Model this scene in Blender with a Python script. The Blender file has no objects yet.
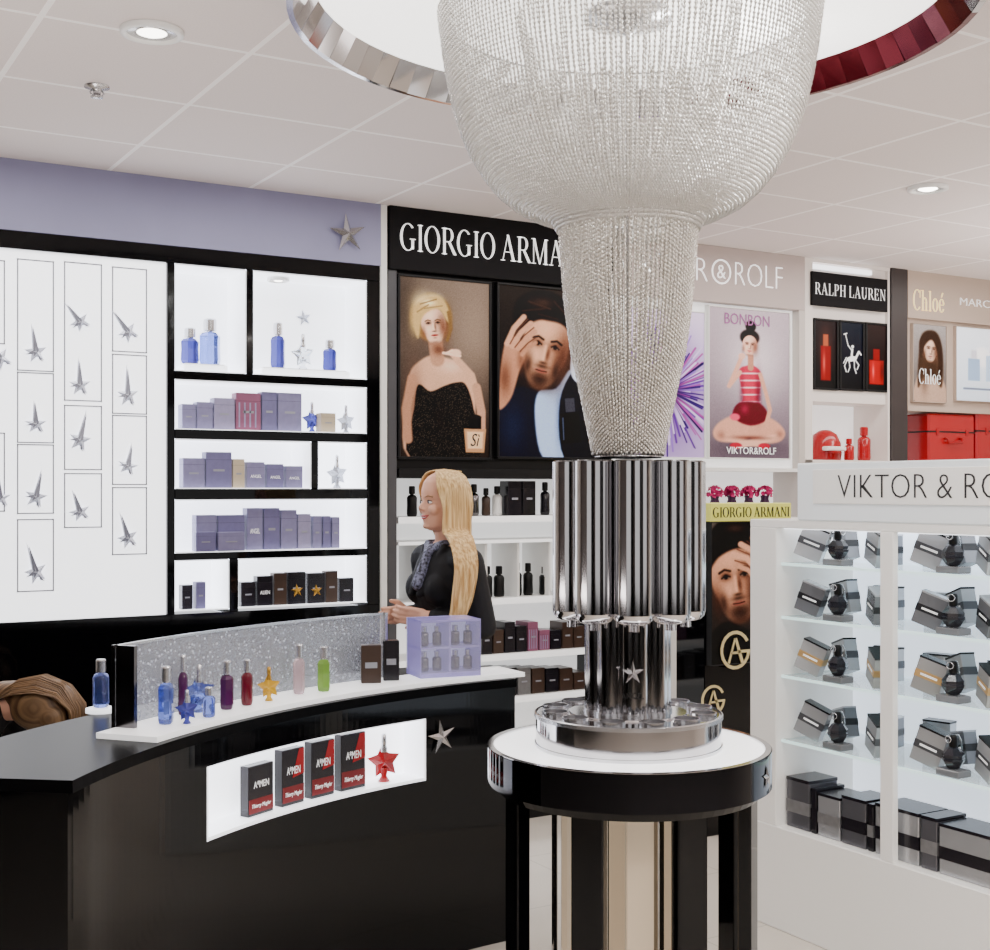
import bpy, bmesh, math, random
import numpy as np
from mathutils import Vector, Matrix, Euler
random.seed(7)
S=bpy.context.scene
COL=S.collection
F=1300.0; HC=1.6; CEIL=2.9; D=5.36
FX,FY=.5105,.8599
# ---------- survey helpers: sight lines to real planes ----------
def ray(px):
    r=(px-495)/F
    return FX+r*FY, FY-r*FX
def onY(px,py,Y=D):
    dx,dy=ray(px); t=Y/dy
    return Vector((t*dx,Y,HC+(490-py)/F*t))
def onX(px,py,X):
    dx,dy=ray(px); t=X/dx
    return Vector((X,t*dy,HC+(490-py)/F*t))
def onZ(px,py,z):
    dx,dy=ray(px); t=(HC-z)*F/(py-490)
    return Vector((t*dx,t*dy,z))
def atT(px,py,t):
    dx,dy=ray(px)
    return Vector((t*dx,t*dy,HC+(490-py)/F*t))
def WX(px,Y=D): return onY(px,0,Y).x
def WZ(px,py,Y=D): return onY(px,py,Y).z
# ---------- materials ----------
def lin(c):
    return tuple(((x/255.)/12.92 if x/255.<=.04045 else ((x/255.+.055)/1.055)**2.4) for x in c)
MC={}
def M(name,c=(200,200,200),rough=.5,metal=0.,em=0.,emc=None,trans=0.,alpha=1.,coat=0.,noise=0.,nscale=40,ior=1.45,spec=.5):
    if name in MC: return MC[name]
    m=bpy.data.materials.new(name); m.use_nodes=True
    nt=m.node_tree; b=nt.nodes['Principled BSDF']
    col=lin(c)+(1,)
    b.inputs['Base Color'].default_value=col
    b.inputs['Roughness'].default_value=rough
    b.inputs['Metallic'].default_value=metal
    b.inputs['IOR'].default_value=ior
    b.inputs['Specular IOR Level'].default_value=spec
    b.inputs['Transmission Weight'].default_value=trans
    b.inputs['Alpha'].default_value=alpha
    b.inputs['Coat Weight'].default_value=coat
    if em>0:
        b.inputs['Emission Color'].default_value=lin(emc or c)+(1,)
        b.inputs['Emission Strength'].default_value=em
    if noise>0:
        tc=nt.nodes.new('ShaderNodeTexCoord'); n=nt.nodes.new('ShaderNodeTexNoise'); n.inputs['Scale'].default_value=nscale
        mx=nt.nodes.new('ShaderNodeMixRGB'); mx.blend_type='MULTIPLY'; mx.inputs[0].default_value=noise
        mx.inputs[1].default_value=col
        cr=nt.nodes.new('ShaderNodeValToRGB'); cr.color_ramp.elements[0].position=.35; cr.color_ramp.elements[1].position=.65
        nt.links.new(tc.outputs['Object'],n.inputs['Vector']); nt.links.new(n.outputs['Fac'],cr.inputs[0])
        nt.links.new(cr.outputs[0],mx.inputs[2]); nt.links.new(mx.outputs[0],b.inputs['Base Color'])
    MC[name]=m
    return m
black=M('gloss_black',(5,5,7),.05,spec=.28)
blackm=M('satin_black',(12,12,14),.4,spec=.3)
topblk=M('counter_top_black',(8,8,10),.3,spec=.04)
signblk=M('matte_sign_black',(14,12,15),.7,spec=.2)
white=M('white_laminate',(240,240,238),.35)
wlit=M('backlit_white',(248,250,255),.4,em=2.2)
wlit2=M('niche_white',(245,247,252),.4,em=1.5)
wsoft=M('soft_lit_white',(242,242,242),.4,em=.8)
lav=M('lavender_panel',(146,146,180),.5,noise=.08,nscale=3)
chrome=M('chrome',(196,194,196),.09,metal=1)
chromed=M('dark_chrome',(110,108,110),.15,metal=1)
silver=M('silver_satin',(205,205,208),.25,metal=1)
gold=M('pale_gold',(226,212,160),.35,metal=.5)
lavbox=[M('lavender_carton_a',(132,128,166),.35,noise=.1),M('lavender_carton_b',(114,110,152),.35,noise=.1),M('lavender_carton_c',(152,146,180),.35,noise=.1)]
burg=M('burgundy_carton',(140,84,112),.35)
tan=M('tan_carton',(190,175,150),.4)
darkbox=M('dark_carton',(26,23,30),.22)
brownbox=M('brown_carton',(62,46,38),.3)
greybox=M('grey_carton',(120,120,122),.35,noise=.25,nscale=25)
lgrey=M('light_grey_carton',(178,180,182),.35)
redbox=M('red_carton',(160,16,24),.25)
red=M('red_lacquer',(168,8,20),.2,coat=.4)
blueg=M('blue_glass',(120,140,220),.04,trans=.85)
blued=M('deep_blue_glass',(80,84,180),.06,trans=.55)
clearg=M('clear_glass',(235,240,245),.03,trans=.9)
shelfg=M('shelf_glass',(215,235,235),.05,alpha=.4)
shelfe=M('shelf_glass_edge',(214,244,242),.15,em=.9)
purpleg=M('purple_glass',(80,30,80),.08,trans=.3)
redg=M('dark_red_glass',(110,20,40),.08,trans=.3)
yellg=M('amber_glass',(235,190,50),.08,trans=.5)
greeng=M('green_glass',(150,195,90),.08,trans=.5)
pinkg=M('pink_glass',(232,205,210),.06,trans=.7)
inkb=M('ink_black',(12,12,14),.5)
inkw=M('ink_white',(240,240,240),.5,em=.5)
paleink=M('pale_print',(150,152,162),.5)
# ---------- mesh builder ----------
TXT={}
def text_raw(s,off=0.,shear=0.):
    k=(s,off,shear)
    if k in TXT: return TXT[k]
    c=bpy.data.curves.new('t','FONT'); c.body=s; c.size=1; c.offset=off; c.shear=shear; c.extrude=.5; c.resolution_u=3
    o=bpy.data.objects.new('t',c); COL.objects.link(o)
    dg=bpy.context.evaluated_depsgraph_get()
    me=bpy.data.meshes.new_from_object(o.evaluated_get(dg))
    v=[tuple(x.co) for x in me.vertices]; f=[tuple(p.vertices) for p in me.polygons]
    bpy.data.objects.remove(o); bpy.data.meshes.remove(me); bpy.data.curves.remove(c)
    TXT[k]=(v,f); return TXT[k]
def serif_glyph(ch):
    P=[]; T=.115; t=.028
    R=lambda x0,x1,y0,y1: P.append([(x0,y0),(x1,y0),(x1,y1),(x0,y1)])
    def stem(x,w=T,h=1.,top=True):
        R(x,x+w,0,h); R(x-.07,x+w+.07,0,t)
        if top: R(x-.07,x+w+.07,h-t,h)
        else: R(x-.07,x+w,h-t,h)
    def ring(cx,cy,rx,ry,ix,iy,a0,a1,n=20):
        for i in range(n):
            a=math.radians(a0+(a1-a0)*i/n); b=math.radians(a0+(a1-a0)*(i+1)/n)
            P.append([(cx+ix*math.cos(a),cy+iy*math.sin(a)),(cx+rx*math.cos(a),cy+ry*math.sin(a)),(cx+rx*math.cos(b),cy+ry*math.sin(b)),(cx+ix*math.cos(b),cy+iy*math.sin(b))])
    if ch=='I': stem(.1); return P,.32
    if ch=='O': ring(.4,.5,.39,.52,.275,.49,0,360,28); return P,.82
    if ch in 'GC':
        ring(.4,.5,.39,.52,.275,.49,45,318,24)
        if ch=='G': R(.58,.58+T,.06,.42); R(.5,.79,.42,.42+t); return P,.82
        P.append([(.67,.62),(.7,.62),(.7,1),(.67,1)]); return P,.76
    if ch in 'RP':
        stem(.1); R(.2,.4,1-t,1); R(.2,.4,.47,.47+t); ring(.38,.735,.24,.265,.13,.24,-90,90,12)
        if ch=='R': P.append([(.34,.49),(.46,.49),(.78,0),(.64,0)]); return P,.76
        return P,.66
    if ch=='A':
        P.append([(.33,1.02),(.43,1.02),(.76,0),(.63,0)]); P.append([(.36,1.0),(.39,1.0),(.12,0),(.09,0)]); R(.2,.6,.33,.33+t)
        R(0,.22,0,t); R(.54,.84,0,t); return P,.82
    if ch=='M':
        R(.12,.15,0,1); P.append([(.1,1),(.22,1),(.5,0),(.45,0)]); P.append([(.77,1),(.8,1),(.5,0),(.47,0)]); R(.76,.76+T,0,1)
        R(.02,.26,0,t); R(.68,.95,0,t); R(.02,.2,1-t,1); R(.77,.95,1-t,1); return P,.97
    if ch=='N':
        R(.12,.15,0,1); P.append([(.08,1),(.21,1),(.7,0),(.64,0)]); R(.67,.7,0,1)
        R(.02,.26,0,t); R(.57,.8,1-t,1); R(.02,.2,1-t,1); return P,.82
    if ch=='L': stem(.1); R(.2,.62,0,t); P.append([(.6,0),(.63,0),(.65,.28),(.62,.28)]); return P,.68
    if ch=='H': stem(.1); stem(.6); R(.2,.68,.5,.5+t); return P,.86
    if ch=='U':
        R(.1,.1+T,.3,1); R(.02,.31,1-t,1); R(.66,.69,.3,1); R(.56,.78,1-t,1); ring(.395,.32,.295,.34,.18,.31,180,360,14); return P,.84
    if ch=='E': stem(.1); R(.2,.62,0,t); R(.2,.62,1-t,1); R(.2,.5,.5,.5+t); R(.59,.62,0,.26); R(.58,.61,.76,1); R(.47,.5,.38,.65); return P,.7
    if ch=='h': stem(.08,.11,1.,False); stem(.42,.11,.42,False); ring(.32,.42,.21,.24,.11,.2,0,150,10); return P,.66
    if ch=='l': stem(.08,.11,1.,False); return P,.3
    if ch=='o': ring(.28,.33,.27,.34,.16,.31,0,360,20); return P,.58
    if ch=='e':
        ring(.28,.33,.27,.34,.16,.31,12,330,20); R(.1,.5,.35,.35+t); P.append([(.24,.76),(.3,.74),(.44,.96),(.34,.98)]); return P,.56
    return P,.2
class MB:
    def __init__(s): s.v=[];s.f=[];s.m=[];s.sm=[];s.mats=[]
    def mi(s,m):
        if m not in s.mats: s.mats.append(m)
        return s.mats.index(m)
    def add(s,v,f,mat,smooth=False,T=None):
        n=len(s.v)
        if T is not None: v=[T@Vector(p) for p in v]
        s.v+= [tuple(p) for p in v]
        k=s.mi(mat)
        for q in f:
            s.f.append(tuple(i+n for i in q)); s.m.append(k); s.sm.append(smooth)
        return s
    def box(s,x0,x1,y0,y1,z0,z1,mat,b=0.,T=None):
        if x0>x1:x0,x1=x1,x0
        if y0>y1:y0,y1=y1,y0
        if z0>z1:z0,z1=z1,z0
        if b<=0:
            v=[(x,y,z) for z in(z0,z1) for y in(y0,y1) for x in(x0,x1)]
            f=[(0,2,3,1),(4,5,7,6),(0,1,5,4),(2,6,7,3),(0,4,6,2),(1,3,7,5)]
            return s.add(v,f,mat,False,T)
        b=min(b,(x1-x0)*.45,(y1-y0)*.45,(z1-z0)*.45)
        lo=(x0,y0,z0);hi=(x1,y1,z1);idx={};v=[]
        for sx in(0,1):
            for sy in(0,1):
                for sz in(0,1):
                    sg=(sx,sy,sz)
                    for a in range(3):
                        p=[0,0,0]
                        for k in range(3):
                            base=hi[k] if sg[k] else lo[k]
                            p[k]=base if k==a else base+(-b if sg[k] else b)
                        idx[(sg,a)]=len(v); v.append(tuple(p))
        f=[]
        for a in range(3):
            o=[k for k in range(3) if k!=a]
            for sa in(0,1):
                q=[]
                for (u,w) in((0,0),(1,0),(1,1),(0,1)):
                    sg=[0,0,0]; sg[a]=sa; sg[o[0]]=u; sg[o[1]]=w; q.append(idx[(tuple(sg),a)])
                f.append(tuple(q))
        for c in range(3):
            a,d=[k for k in range(3) if k!=c]
            for sa in(0,1):
                for sd in(0,1):
                    g0=[0,0,0];g0[a]=sa;g0[d]=sd;g1=list(g0);g1[c]=1
                    f.append((idx[(tuple(g0),a)],idx[(tuple(g1),a)],idx[(tuple(g1),d)],idx[(tuple(g0),d)]))
        for sx in(0,1):
            for sy in(0,1):
                for sz in(0,1):
                    f.append(tuple(idx[((sx,sy,sz),a)] for a in range(3)))
        return s.add(v,f,mat,False,T)
    def lathe(s,prof,mat,n=24,c=(0,0),smooth=True,T=None,closed=False,cap=True):
        v=[];f=[]
        for r,z in prof:
            for i in range(n):
                a=2*math.pi*i/n; v.append((c[0]+r*math.cos(a),c[1]+r*math.sin(a),z))
        L=len(prof); rng=range(L if closed else L-1)
        for j in rng:
            k=(j+1)%L
            for i in range(n):
                i2=(i+1)%n; f.append((j*n+i,j*n+i2,k*n+i2,k*n+i))
        s.add(v,f,mat,smooth,T)
        if not closed and cap:
            for r,z in (prof[0],prof[-1]):
                if r>1e-6:
                    s.add([(c[0]+r*math.cos(2*math.pi*i/n),c[1]+r*math.sin(2*math.pi*i/n),z) for i in range(n)],[tuple(range(n))],mat,False,T)
        return s
    def frame(s,o,ux,uz,pts,d0,d1,mat):
        ux=Vector(ux);uz=Vector(uz);n=ux.cross(uz); o=Vector(o); N=len(pts)
        v=[o+ux*p[0]+uz*p[1]+n*d0 for p in pts]+[o+ux*p[0]+uz*p[1]+n*d1 for p in pts]
        f=[tuple(range(N)),tuple(range(N,2*N))]+[(i,(i+1)%N,N+(i+1)%N,N+i) for i in range(N)]
        return s.add(v,f,mat)
    def star(s,o,ux,uz,R,mat,th=.01,inner=.4,rot=0.,tall=1.):
        ux=Vector(ux);uz=Vector(uz);n=ux.cross(uz);o=Vector(o); v=[];
        for i in range(10):
            a=math.pi/2+i*math.pi/5; r=R if i%2==0 else R*inner
            if i==0: r*=tall
            a+=rot
            v.append(o+ux*(r*math.cos(a))+uz*(r*math.sin(a)))
        v.append(o+n*th); v.append(o-n*th)
        f=[(i,(i+1)%10,10) for i in range(10)]+[((i+1)%10,i,11) for i in range(10)]
        return s.add(v,f,mat)
    def text(s,t,o,ux,uz,w,h,mat,depth=.002,off=0.,shear=0.,serif=False,gap=.06):
        ux=Vector(ux);uz=Vector(uz);n=ux.cross(uz);o=Vector(o)
        if serif:
            x=0;polys=[]
            for ch in t:
                P,a=serif_glyph(ch); polys+=[[(p[0]+x,p[1]) for p in q] for q in P]; x+=a+gap
            xs=[p[0] for q in polys for p in q]; x0,x1=min(xs),max(xs)
            for q in polys:
                s.frame(o,ux,uz,[((p[0]-(x0+x1)/2)/(x1-x0)*w,(p[1]-.5)*h) for p in q],0,depth,mat)
            return s
        v,f=text_raw(t,off,shear)
        xs=[p[0] for p in v]; ys=[p[1] for p in v]
        x0,x1,y0,y1=min(xs),max(xs),min(ys),max(ys)
        vv=[o+ux*((p[0]-(x0+x1)/2)/(x1-x0)*w)+uz*((p[1]-(y0+y1)/2)/(y1-y0)*h)+n*((p[2]+.5)*depth) for p in v]
        return s.add(vv,f,mat)
    def tube(s,pts,r,mat,n=8,smooth=True):
        pts=[Vector(p) for p in pts]; v=[];f=[]
        for k,p in enumerate(pts):
            d=(pts[min(k+1,len(pts)-1)]-pts[max(k-1,0)]).normalized()
            a=d.orthogonal().normalized() if k==0 else (pa-d*pa.dot(d)).normalized()
            pa=a; b=d.cross(a); rr=r[k] if isinstance(r,(list,tuple)) else r
            for i in range(n):
                t=2*math.pi*i/n; v.append(p+a*(rr*math.cos(t))+b*(rr*math.sin(t)))
        for k in range(len(pts)-1):
            for i in range(n):
                j=(i+1)%n; f.append((k*n+i,k*n+j,(k+1)*n+j,(k+1)*n+i))
        f.append(tuple(range(n))[::-1]); f.append(tuple((len(pts)-1)*n+i for i in range(n)))
        return s.add(v,f,mat,smooth)
ORG={}
def mkobj(name,me,parent=None,loc=(0,0,0),rz=0.,label=None,cat=None,group=None,kind=None,rot=None):
    o=bpy.data.objects.new(name,me); COL.objects.link(o)
    o.location=loc; o.rotation_euler=rot if rot is not None else (0,0,rz)
    if parent: o.parent=parent
    if label: o['label']=label
    if cat: o['category']=cat
    if group: o['group']=group
    if kind: o['kind']=kind
    return o
def done(mb,name,parent=None,loc=(0,0,0),rz=0.,world=False,recalc=True,**kw):
    v=mb.v
    if world:
        if parent: L=ORG[parent.name]
        else:
            a=np.array(v); mn=a.min(0); mxx=a.max(0); L=Vector(((mn[0]+mxx[0])/2,(mn[1]+mxx[1])/2,mn[2])); loc=tuple(L)
        v=[(p[0]-L[0],p[1]-L[1],p[2]-L[2]) for p in v]
    me=bpy.data.meshes.new(name); me.from_pydata(v,[],mb.f)
    for m in mb.mats: me.materials.append(m)
    me.polygons.foreach_set('material_index',mb.m); me.polygons.foreach_set('use_smooth',mb.sm)
    if recalc:
        bm=bmesh.new(); bm.from_mesh(me); bmesh.ops.recalc_face_normals(bm,faces=bm.faces); bm.to_mesh(me); bm.free()
    me.update()
    return mkobj(name,me,parent,loc,rz,**kw)
def thing(name,label,cat,loc=(0,0,0),rz=0.,group=None):
    o=mkobj(name,None,None,loc,rz,label,cat,group); o.empty_display_size=.05; ORG[o.name]=Vector(loc); return o
def clone(o,loc,rz=0.,label=None,scale=None,rot=None):
    n=o.copy(); COL.objects.link(n); n.location=loc; n.rotation_euler=rot if rot is not None else (0,0,rz)
    if scale: n.scale=scale
    if label: n['label']=label
    for c in o.children:
        k=c.copy(); COL.objects.link(k); k.parent=n; k.matrix_parent_inverse=c.matrix_parent_inverse.copy()
    return n
def struct(mb,name): return done(mb,name,world=True,kind='structure')
EX=(1,0,0);EZ=(0,0,1)
# ---------- camera ----------
cam=bpy.data.cameras.new('camera'); co=bpy.data.objects.new('camera',cam); COL.objects.link(co)
co.location=(0,0,HC); co.rotation_euler=(math.pi/2,0,-math.radians(30.7)); cam.sensor_width=36; cam.lens=F/990*36; cam.shift_y=15/990; cam.clip_start=.05
S.camera=co
# ---------- room ----------
def tilemat(name,base,line,size,ox,oy,lw,rough,em=0):
    m=bpy.data.materials.new(name); m.use_nodes=True; nt=m.node_tree; b=nt.nodes['Principled BSDF']
    g=nt.nodes.new('ShaderNodeNewGeometry'); sp=nt.nodes.new('ShaderNodeSeparateXYZ'); nt.links.new(g.outputs['Position'],sp.inputs[0])
    outs=[]
    for ax,of in(('X',ox),('Y',oy)):
        a=nt.nodes.new('ShaderNodeMath'); a.operation='SUBTRACT'; a.inputs[1].default_value=of-lw/2; nt.links.new(sp.outputs[ax],a.inputs[0])
        d=nt.nodes.new('ShaderNodeMath'); d.operation='FLOORED_MODULO'; d.inputs[1].default_value=size; nt.links.new(a.outputs[0],d.inputs[0])
        l=nt.nodes.new('ShaderNodeMath'); l.operation='LESS_THAN'; l.inputs[1].default_value=lw; nt.links.new(d.outputs[0],l.inputs[0]); outs.append(l)
    mx=nt.nodes.new('ShaderNodeMath'); mx.operation='MAXIMUM'; nt.links.new(outs[0].outputs[0],mx.inputs[0]); nt.links.new(outs[1].outputs[0],mx.inputs[1])
    n=nt.nodes.new('ShaderNodeTexNoise'); n.inputs['Scale'].default_value=180
    c0=nt.nodes.new('ShaderNodeMixRGB'); c0.inputs[1].default_value=lin(base)+(1,); c0.inputs[2].default_value=lin(tuple(x*.93 for x in base))+(1,)
    nt.links.new(g.outputs['Position'],n.inputs['Vector']); nt.links.new(n.outputs['Fac'],c0.inputs[0])
    c1=nt.nodes.new('ShaderNodeMixRGB'); nt.links.new(mx.outputs[0],c1.inputs[0]); nt.links.new(c0.outputs[0],c1.inputs[1]); c1.inputs[2].default_value=lin(line)+(1,)
    nt.links.new(c1.outputs[0],b.inputs['Base Color']); b.inputs['Roughness'].default_value=rough
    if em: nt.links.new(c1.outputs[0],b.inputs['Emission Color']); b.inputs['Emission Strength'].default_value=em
    return m
ceilm=tilemat('ceiling_tiles',(230,220,217),(250,245,243),.6,.75,4.9,.018,.9,em=.08)  # slight glow added to the tiles to lift the ceiling brightness
floorm=tilemat('floor_tiles',(222,214,202),(190,184,172),.6,0,0,.006,.15)
wallm=M('painted_wall',(96,88,86),.6,noise=.05,nscale=6)
wallw=M('painted_wall_white',(232,228,222),.6)
X0,X1w,Y0,Y1=-3.2,9.2,-3.2,5.95
struct(MB().box(X0,X1w,Y0,Y1,-.1,0,floorm),'floor')
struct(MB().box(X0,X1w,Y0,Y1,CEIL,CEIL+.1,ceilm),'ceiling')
struct(MB().box(X0,X1w,Y1-.1,Y1,0,CEIL,wallw),'wall_north')
struct(MB().box(X1w-.1,X1w,Y0,Y1-.1,0,CEIL,wallw),'wall_east')
mb=MB()
for a,b_,m_ in((X0,-1.6,wallm),(1.4,3.6,blackm),(6.4,X1w-.1,wallm)): mb.box(a,b_,Y0,Y0+.1,0,CEIL,m_)
mb.box(X0,X1w,Y0,Y0+.1,2.5,CEIL,wallm); mb.box(X0,X1w,Y0,Y0+.1,0,.8,blackm)
struct(mb,'wall_south')  # unseen; dark piers and openings laid out for the chrome reflections
mb=MB()
for a,b_,m_ in((Y0+.1,-.9,blackm),(1.8,Y1-.1,wallm)): mb.box(X0,X0+.1,a,b_,0,CEIL,m_)
mb.box(X0,X0+.1,Y0+.1,Y1-.1,0,.8,blackm)
struct(mb,'wall_west')  # added out of view to give the chrome dark and bright bands
# ---------- star unit ----------
YB=D+.3
U=thing('wall_display_cabinet','glossy black perfume wall cabinet with backlit white panel and lit niches','display cabinet',(2.0,D,0))
xs=WX(-60); x_pan1=WX(167.5); x_a=WX(175); x_e=WX(367.5); x_end=WX(383)
zt=2.55; zb=1.08
niches=[(WX(175),WX(247),2.10,zt),(WX(253.5),x_e,2.10,zt),(x_a,x_e,1.855,2.065),(x_a,WX(312),1.605,1.815),(WX(318.5),x_e,1.605,1.815),(x_a,x_e,1.335,1.56),
        (x_a,WX(230),1.09,1.305),(WX(238.5),x_e,1.09,1.305)]
mb=MB()
def brd(x0,x1,z0,z1,m=black,y0=D,y1=YB): mb.box(x0,x1,y0,y1,z0,z1,m,.002)
brd(xs,x_end,zt,2.62); brd(xs,x_end,0,zb)
brd(x_pan1,x_a,zb,zt); brd(x_e,x_end,zb,zt)
brd(x_a,x_e,2.065,2.10); brd(x_a,x_e,1.815,1.855); brd(x_a,x_e,1.56,1.605); brd(x_a,x_e,1.305,1.335)
brd(WX(247),WX(253.5),2.10,zt); brd(WX(312),WX(318.5),1.605,1.815); brd(WX(230),WX(238.5),zb,1.305)
done(mb,'cabinet_frame',U,world=True)
mb=MB(); mb.box(x_a,x_e,YB-.06,YB-.04,zb,zt,wlit2)
for (a,b,c,d) in niches:
    e=.004
    mb.box(a,a+e,D+.01,YB-.06,c,d,wlit2); mb.box(b-e,b,D+.01,YB-.06,c,d,wlit2); mb.box(a,b,D+.01,YB-.06,c,c+e,wlit2); mb.box(a,b,D+.01,YB-.06,d-e,d,wlit2)
done(mb,'niche_lining',U,world=True,label='glowing white niche lining')
mb=MB(); mb.box(xs,x_pan1,D+.02,D+.06,zb,zt,wlit)
def outline(px0,px1,py0,py1):
    a=WX(px0,D+.02);b=WX(px1,D+.02); c=WZ((px0+px1)/2,py1); d=WZ((px0+px1)/2,py0); w=.005; y=D+.02
    for q in((a,b,c,c+w),(a,b,d-w,d),(a,a+w,c,d),(b-w,b,c,d)): mb.box(q[0],q[1],y-.003,y,q[2],q[3],paleink)
fr=[(-30,5,258,343),(-30,5,432,512),(17,54,259,371),(17,54,372,443),(17,54,444,514),(17,54,519,592),(64,102,262,401),(64,102,405,470),(64,102,473,528),(112,147,267,352),(112,147,354,414),(112,147,415,485),(112,147,487,555)]
for q in fr: outline(*q)
done(mb,'backlit_panel',U,world=True,label='backlit white panel with outlined frames')
ssil=M('star_silver',(165,168,178),.3,metal=.7); sgl=M('star_pale_glass',(214,218,232),.1,metal=.2,alpha=.85,em=.25); sdk=M('grey_facet',(140,143,158),.25,metal=.3)
st=None
for i,(px,py) in enumerate([(36,352),(36,424),(36,497),(36,572),(80,322),(80,385),(80,440),(80,512),(128,332),(128,395),(128,466),(128,538),(0,358),(0,498)]):
    p=onY(px,py,D+.010)
    if st is None:
        st=MB().star((0,0,0),EX,EZ,.046,sgl,.008,.42,.16,tall=2.5)
        st.add([(-.010,-.006,-.02),(.010,-.009,.005),(-.012,-.004,.1)],[(0,1,2)],sdk)
        st.add([(-.04,-.004,-.012),(-.012,-.009,-.01),(-.01,-.009,.006)],[(0,1,2)],sdk)
        st.add([(.01,-.009,-.03),(.028,-.004,-.038),(.006,-.009,-.008)],[(0,1,2)],sdk)
        st=done(st,'star_ornament',None,tuple(p),label='small faceted glass star bottle leaning on the backlit panel',cat='ornament',group='glass stars on the backlit panel')
    else: clone(st,tuple(p),rot=(0,(-.5,.1,.35,-.15)[i%4],0),scale=(1,1,(1.1,.85,1.)[i%3]))
mb=MB(); mb.box(xs,x_end,D-.01,D+.3,2.62,CEIL,lav)
done(mb,'fascia_panel',None,world=True,label='plain lavender fascia panel above the black cabinet',cat='wall panel')
p=onY(347,234,D-.021)
mb=MB().star((0,0,0),EX,EZ,.092,silver,.022,.32,.12)
done(mb,'star_emblem',None,(p.x,D-.033,p.z),label='large faceted silver star on the lavender fascia',cat='star')
def spot(name,p,r,label,em=12):
    u=thing(name,label,'ceiling light',tuple(p))
    mb=MB().lathe([(r,-.0),(r,-.012),(r*.82,-.016),(r*.8,.0)],white,28,cap=False); done(mb,'trim_ring',u)
    done(MB().lathe([(r*.8,-.006),(r*.5,-.004),(r*.48,-.008)],silver,28,cap=False),'reflector',u)
    mb=MB().lathe([(r*.48,-.008),(r*.3,-.014),(.001,-.016)],M('lamp_glow_%d'%int(em),(255,250,240),.4,em=em),28,cap=False); done(mb,'lamp',u)
    return u
p=onZ(152,30,CEIL); spot('recessed_downlight',p-Vector((0,0,.001)),.088,'round white recessed downlight in the tiled ceiling',8)
p=onZ(928,187,CEIL); spot('recessed_downlight',p-Vector((0,0,.001)),.085,'small lit round downlight in the tiled ceiling',12)
p=onY(280,262,D+.1); spot('recessed_downlight',(p.x,D+.12,zt-.005),.05,'tiny lit downlight over the cabinet niche',8)
p=onZ(97,86,CEIL)
mb=MB().lathe([(.04,0),(.04,-.006),(.014,-.012),(.012,-.03),(.02,-.034),(.02,-.038),(.001,-.04)],silver,18)
for a in(0,math.pi): mb.tube([(.012*math.cos(a),.012*math.sin(a),-.01),(.022*math.cos(a),.022*math.sin(a),-.022),(.012*math.cos(a),.012*math.sin(a),-.036)],.003,silver,6)
done(mb,'fire_sprinkler',None,tuple(p),label='small chrome fire sprinkler on the ceiling',cat='sprinkler')
# boxes
def carton(name,x0,x1,z0,z1,yf,dep,mat,label,group,text=None,tmat=None,deco=None,cat='box'):
    mb=MB(); w=x1-x0; h=z1-z0
    mb.box(-w/2,w/2,0,dep,0,h,mat,.0015)
    mb.box(-w/2-.0004,w/2+.0004,-.0004,dep+.0004,h*.78,h*.785,inkb)
    if text: mb.text(text,(0,-.001,h*.45),EX,EZ,w*.62,min(h*.12,w*.3),tmat or inkw,.0006)
    else: mb.box(-w*.22,w*.22,-.001,0,h*.46,h*.52,tmat or paleink)
    if mat is burg:
        for k in range(4): mb.box(-w*.4+k*w*.22,-w*.34+k*w*.22,-.001,0,h*.08,h*.74,lavbox[2])
    if deco: mb.star((0,-.002,h*.42),EX,EZ,w*.36,deco,.004,.4,.1)
    return done(mb,name,None,((x0+x1)/2,yf,z0),label=label,cat=cat,group=group)
def row(lst,zs,yf,group,dep=.05):
    for (a,b,t,mat,lab,*ex) in lst:
        pm=(a+b)/2; kw=ex[0] if ex else {}
        z1=WZ(pm,t,yf)
        carton('perfume_box',WX(a,yf)+.001,WX(b,yf)-.001,zs,z1,yf,kw.get('dep',dep),mat,lab,group,kw.get('text'),kw.get('tmat'),kw.get('deco'))
L0,L1,L2=lavbox
Ll='lavender perfume carton on the lit niche shelf'
Lm='purple perfume carton on the lit niche shelf'
g='perfume cartons in the wall niches'
yf=D+.04
row([(182,196,404,L0,Ll),(197,213,402,L0,Ll),(214,235,398,L2,Ll),(236,261,393,burg,'burgundy striped perfume carton on the lit niche shelf'),(262,277,392,L1,Lm),(278,302,393,L0,Ll),(321,336,413,tan,'small pale carton between two star bottles')],1.859,yf,g,.06)
row([(183,205,458,L0,Ll),(206,232,452,L1,Lm),(233,245,459,tan,'pale narrow perfume carton on the lit niche shelf'),(247,265,462,L0,Ll,{'text':'ANGEL'}),(267,284,464,L1,Lm,{'text':'ANGEL'}),(286,303,466,L0,Ll,{'text':'ANGEL'})],1.609,yf,g,.06)
row([(196,217,515,L0,Ll),(218,245,515,L1,Lm,{'text':'ANGEL'}),(247,263,508,L0,Ll,{'text':'ANGEL'}),(264,280,508,L1,Lm),(281,297,510,L0,Ll),(298,311,514,L2,Ll),(313,322,516,L0,Ll),(323,331,516,L1,Lm),(332,340,517,L0,Ll)],1.339,yf,g,.06)
row([(196,216,532,L1,Lm),(218,245,532,L0,Ll)],1.339,D+.006,g,.03)
bk='black perfume carton in the lowest wall niche'
gst=M('bright_gold_star',(205,160,70),.25,metal=.9)
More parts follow.
